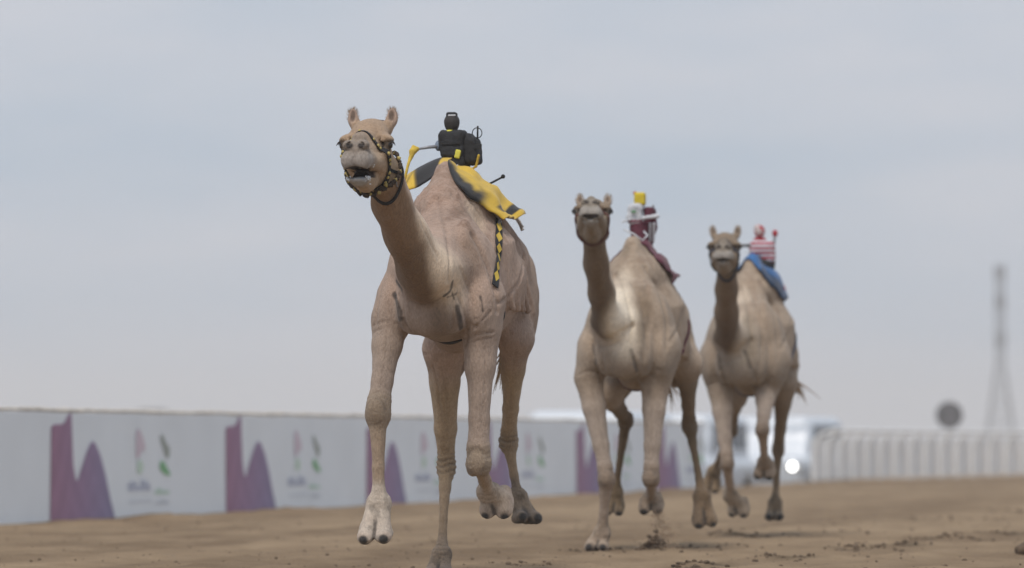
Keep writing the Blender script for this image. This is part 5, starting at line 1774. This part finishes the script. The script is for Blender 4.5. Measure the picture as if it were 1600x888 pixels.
# ------------------------------------------------ second camel
bridle(C2, simple("brown_halter", (0.13, 0.055, 0.045), 0.8, var=0.2), None, 0.018)
P = head_loop(C2, -0.10, -0.16, -0.16, -0.10, n=60)
MAR = np.array([.10, .022, .040])
bl2 = place("saddle_blanket", C2)
cloth_wrap("cover", C2, [(60, -.12), (35, -.06), (12, -.02)], [(984, 358), (996, 372), (1010, 390), (1024, 408), (1036, 424), (1046, 440)], 0.48, flat_col(MAR), bl2, seed=8, flare=0.05)
tube("white_cord", [C2['frame'].P(u, v, y) for u, v, y in ((974, 358, .02), (990, 366, .02), (1004, 376, .0), (1012, 368, -.02), (1006, 362, -.04))], 0.006, M_wcloth, bl2, 8)
gp = girth_loop(C2, 0.16, -0.24, 1.48, -60, -258, 90)
strap("girth", C2['sdf'], gp, 0.026, M_maroon, bl2, proj=False, off=0.003, thick=0.005)
tag(bl2, "maroon saddle blanket on the middle camel", "saddle blanket", "race blankets")
def robot_yellow():
    c = C2; P = c['frame'].P
    r = place("robot_jockey", c)
    J = lambda u, v, y=-.18: P(u, v, y)
    px = 1 / 235.0
    s = Sdf(); s.box(J(993, 336), (11 * px, .05, 15 * px), 0.02, 0.02); s.box(J(996, 324), (9 * px, .045, 7 * px), 0.02, 0.02); s.rc(J(987, 324), J(982, 340, -.14), 0.022, 0.016, 0.015)
    z0 = J(993, 336)[2]
    def bands(Pv):
        m = np.abs(Pv[:, 2] - z0 + 0.045) < 0.008
        return np.where(m[:, None], np.array([.20, .06, .085]), np.array([.52, .54, .58]))
    tor = sdf_obj("torso", s, 0.006, M_cloth, r, col=bands, noise=0.008, nf=24)
    s = Sdf(); s.box(J(990, 331, -.115), (4 * px, .004, 2.5 * px), 0.003, 0.003); sdf_obj("chest_badge", s, 0.004, simple("green_badge", (.12, .25, .14), .7), tor)
    s = Sdf(); s.box(J(1000, 311), (8.5 * px, .04, 10 * px), 0.012, 0.01); hd = sdf_obj("head", s, 0.005, simple("yellow_cap", (.62, .48, .03), .6), r)
    s = Sdf(); s.el(J(992, 302, -.17), (3 * px, .014, 3.2 * px), 0.01); sdf_obj("red_bobble", s, 0.004, M_red, hd)
    s = Sdf(); s.box(J(1016, 343, -.24), (9 * px, .07, 19 * px), 0.025, 0.02, rot3(0, 0, 4)); s.rc(J(1017, 360, -.25), J(1014, 386, -.28), 0.035, 0.022, 0.02)
    bp = sdf_obj("backpack", s, 0.007, M_maroon, r, noise=0.004, nf=24)
    s = Sdf(); s.rc(J(971, 347, -.12), J(984, 343, -.12), 0.005, 0.010, 0.01)
    sdf_obj("arm", s, 0.005, M_wcloth, r, noise=0.003)
    s = Sdf(); s.rc(J(1004, 341, -.118), J(1027, 338, -.165), 0.012, 0.016, 0.01)
    sdf_obj("sleeve", s, 0.005, M_wcloth, r, noise=0.003)
    tube("antenna", [J(1020, 326, -.24), J(1021, 320, -.24)], 0.008, M_grey, r, 8)
    for k in range(2):
        s = Sdf(); s.rc(J(1016 + 6 * k, 350, -.165), J(1015 + 6 * k, 378, -.21), 0.010, 0.008, 0.006); sdf_obj("white_stripe", s, 0.004, M_wcloth, bp)
    s = Sdf(); s.box(J(1000, 356, -.22), (14 * px, .08, 8 * px), 0.02, 0.01); saddle_stem(c, s, J(1000, 358, -.22), 0.05, 0.065); sdf_obj("saddle_block", s, 0.008, M_maroon, r)
    tag(r, "robot jockey in white with yellow cap on the middle camel", "robot jockey", "robot jockeys")
robot_yellow()

# ------------------------------------------------ third camel
bridle(C3, simple("dark_blue_halter", (0.04, 0.045, 0.065), 0.8, var=0.2), None, 0.020)
bl3 = place("saddle_blanket", C3)
BLU = np.array([.03, .115, .29])
def col_c3(u, v, P):
    n = fbm(P, 9, 3, 6)
    C = np.tile(BLU, (len(u), 1)) * (0.55 + 0.9 * n)[:, None]
    C[(v < .28) & (u > .55)] *= 0.35
    return np.clip(C, 0.004, 1)
cloth_wrap("cover", C3, [(50, -.02), (30, .02), (10, .04)], [(1172, 410), (1182, 424), (1192, 438), (1203, 452), (1213, 463), (1221, 473)], 0.46, col_c3, bl3, seed=12, flare=0.05)
gp = girth_loop(C3, 0.16, -0.24, 1.48, -60, -258, 90)
strap("girth", C3['sdf'], gp, 0.026, simple("blue_strap", (.05, .07, .13), .8), bl3, proj=False, off=0.003, thick=0.005)
for k, (u, v) in enumerate(((1211, 424), (1226, 437))):
    q = C3['frame'].P(u, v, -.40); C_ = np.array([0, -.40, 1.6 + C3['dz']]); d_ = (q - C_) / np.linalg.norm(q - C_)
    q = surf_out(C3['sdf'], C_, d_, 0.9) + d_ * 0.055
    s = Sdf(); s.el(q, (.030, .03, .035), 0.02); s.el(q + np.array([-.012, 0, -.03]), (.02, .03, .03), 0.02)
    sdf_obj("red_tassel", s, 0.007, M_red, bl3, noise=0.006)
tag(bl3, "blue saddle blanket on the hindmost camel", "saddle blanket", "race blankets")
def robot_red():
    c = C3; P = c['frame'].P
    r = place("robot_jockey", c)
    J = lambda u, v, y=-.18: P(u, v, y)
    px = 1 / 209.0
    s = Sdf(); s.box(J(1191, 389), (20 * px, .07, 13 * px), 0.045, 0.03); s.box(J(1200, 404), (11 * px, .06, 8 * px), 0.03, 0.03)
    z0 = J(1191, 389)[2]
    def stripes(Pv):
        t = ((Pv[:, 2] - z0) / (7.5 * px)) + 0.15
        red = (np.floor(t * 2) % 2 == 0)
        return np.where(red[:, None], np.array([.36, .035, .06]), np.array([.56, .58, .63]))
    sdf_obj("striped_torso", s, 0.006, M_cloth, r, col=stripes, noise=0.005, nf=24)
    s = Sdf(); s.el(J(1187, 362), (8.5 * px, 9 * px, 10.5 * px), 0.01); s.el(J(1183, 356), (4.5 * px, 6 * px, 5 * px), 0.02)
    def hcol(Pv):
        m = fbm(Pv, 22, 2, 3) > 0.60
        return np.where(m[:, None], np.array([.5, .42, .42]), np.array([.36, .03, .045]))
    sdf_obj("head", s, 0.005, M_cloth, r, col=hcol)
    s = Sdf(); s.rc(J(1181, 375), J(1193, 375), 0.02, 0.02, 0.01); sdf_obj("collar", s, 0.006, M_red, r)
    rd = tube("rod", [J(1208, 385, -.24), J(1212, 364, -.24)], [0.010, 0.012], M_grey, r, 8)
    s = Sdf(); s.el(J(1211, 365, -.24), (4.5 * px, .02, 6 * px), 0.01); sdf_obj("red_tip", s, 0.005, M_red, rd)
    tube("arm", [J(1174, 384, -.14), J(1160, 384, -.10), J(1148, 385, -.08)], [0.012, 0.009, 0.006], M_rope, r, 8)
    s = Sdf(); s.box(J(1198, 404, -.22), (12 * px, .08, 9 * px), 0.02, 0.01); saddle_stem(c, s, J(1197, 406, -.22), 0.05, 0.065); sdf_obj("saddle_block", s, 0.008, M_black, r)
    tag(r, "robot jockey in red and white stripes on the hindmost camel", "robot jockey", "robot jockeys")
robot_red()

# ---- evening haze: one closed box of thin air round everything ---------------------
bm = bmesh.new()
bm_box(bm, (0, 0, (LOW - 1.0 + 36.0) / 2), (6000, 6000, 36.0 - (LOW - 1.0)))
mh = bpy.data.materials.new("haze")
mh.use_nodes = True
hn, hl_ = mh.node_tree.nodes, mh.node_tree.links
hn.clear()
ho = hn.new("ShaderNodeOutputMaterial")
hv = hn.new("ShaderNodeVolumePrincipled")
hv.inputs["Color"].default_value = (0.93, 0.95, 0.98, 1)
hv.inputs["Density"].default_value = 0.0009
hv.inputs["Anisotropy"].default_value = 0.2
hl_.new(hv.outputs[0], ho.inputs["Volume"])
o = bm_obj("haze", bm, mh)
tag(o, "thin evening haze over the plain", "haze", kind="stuff")
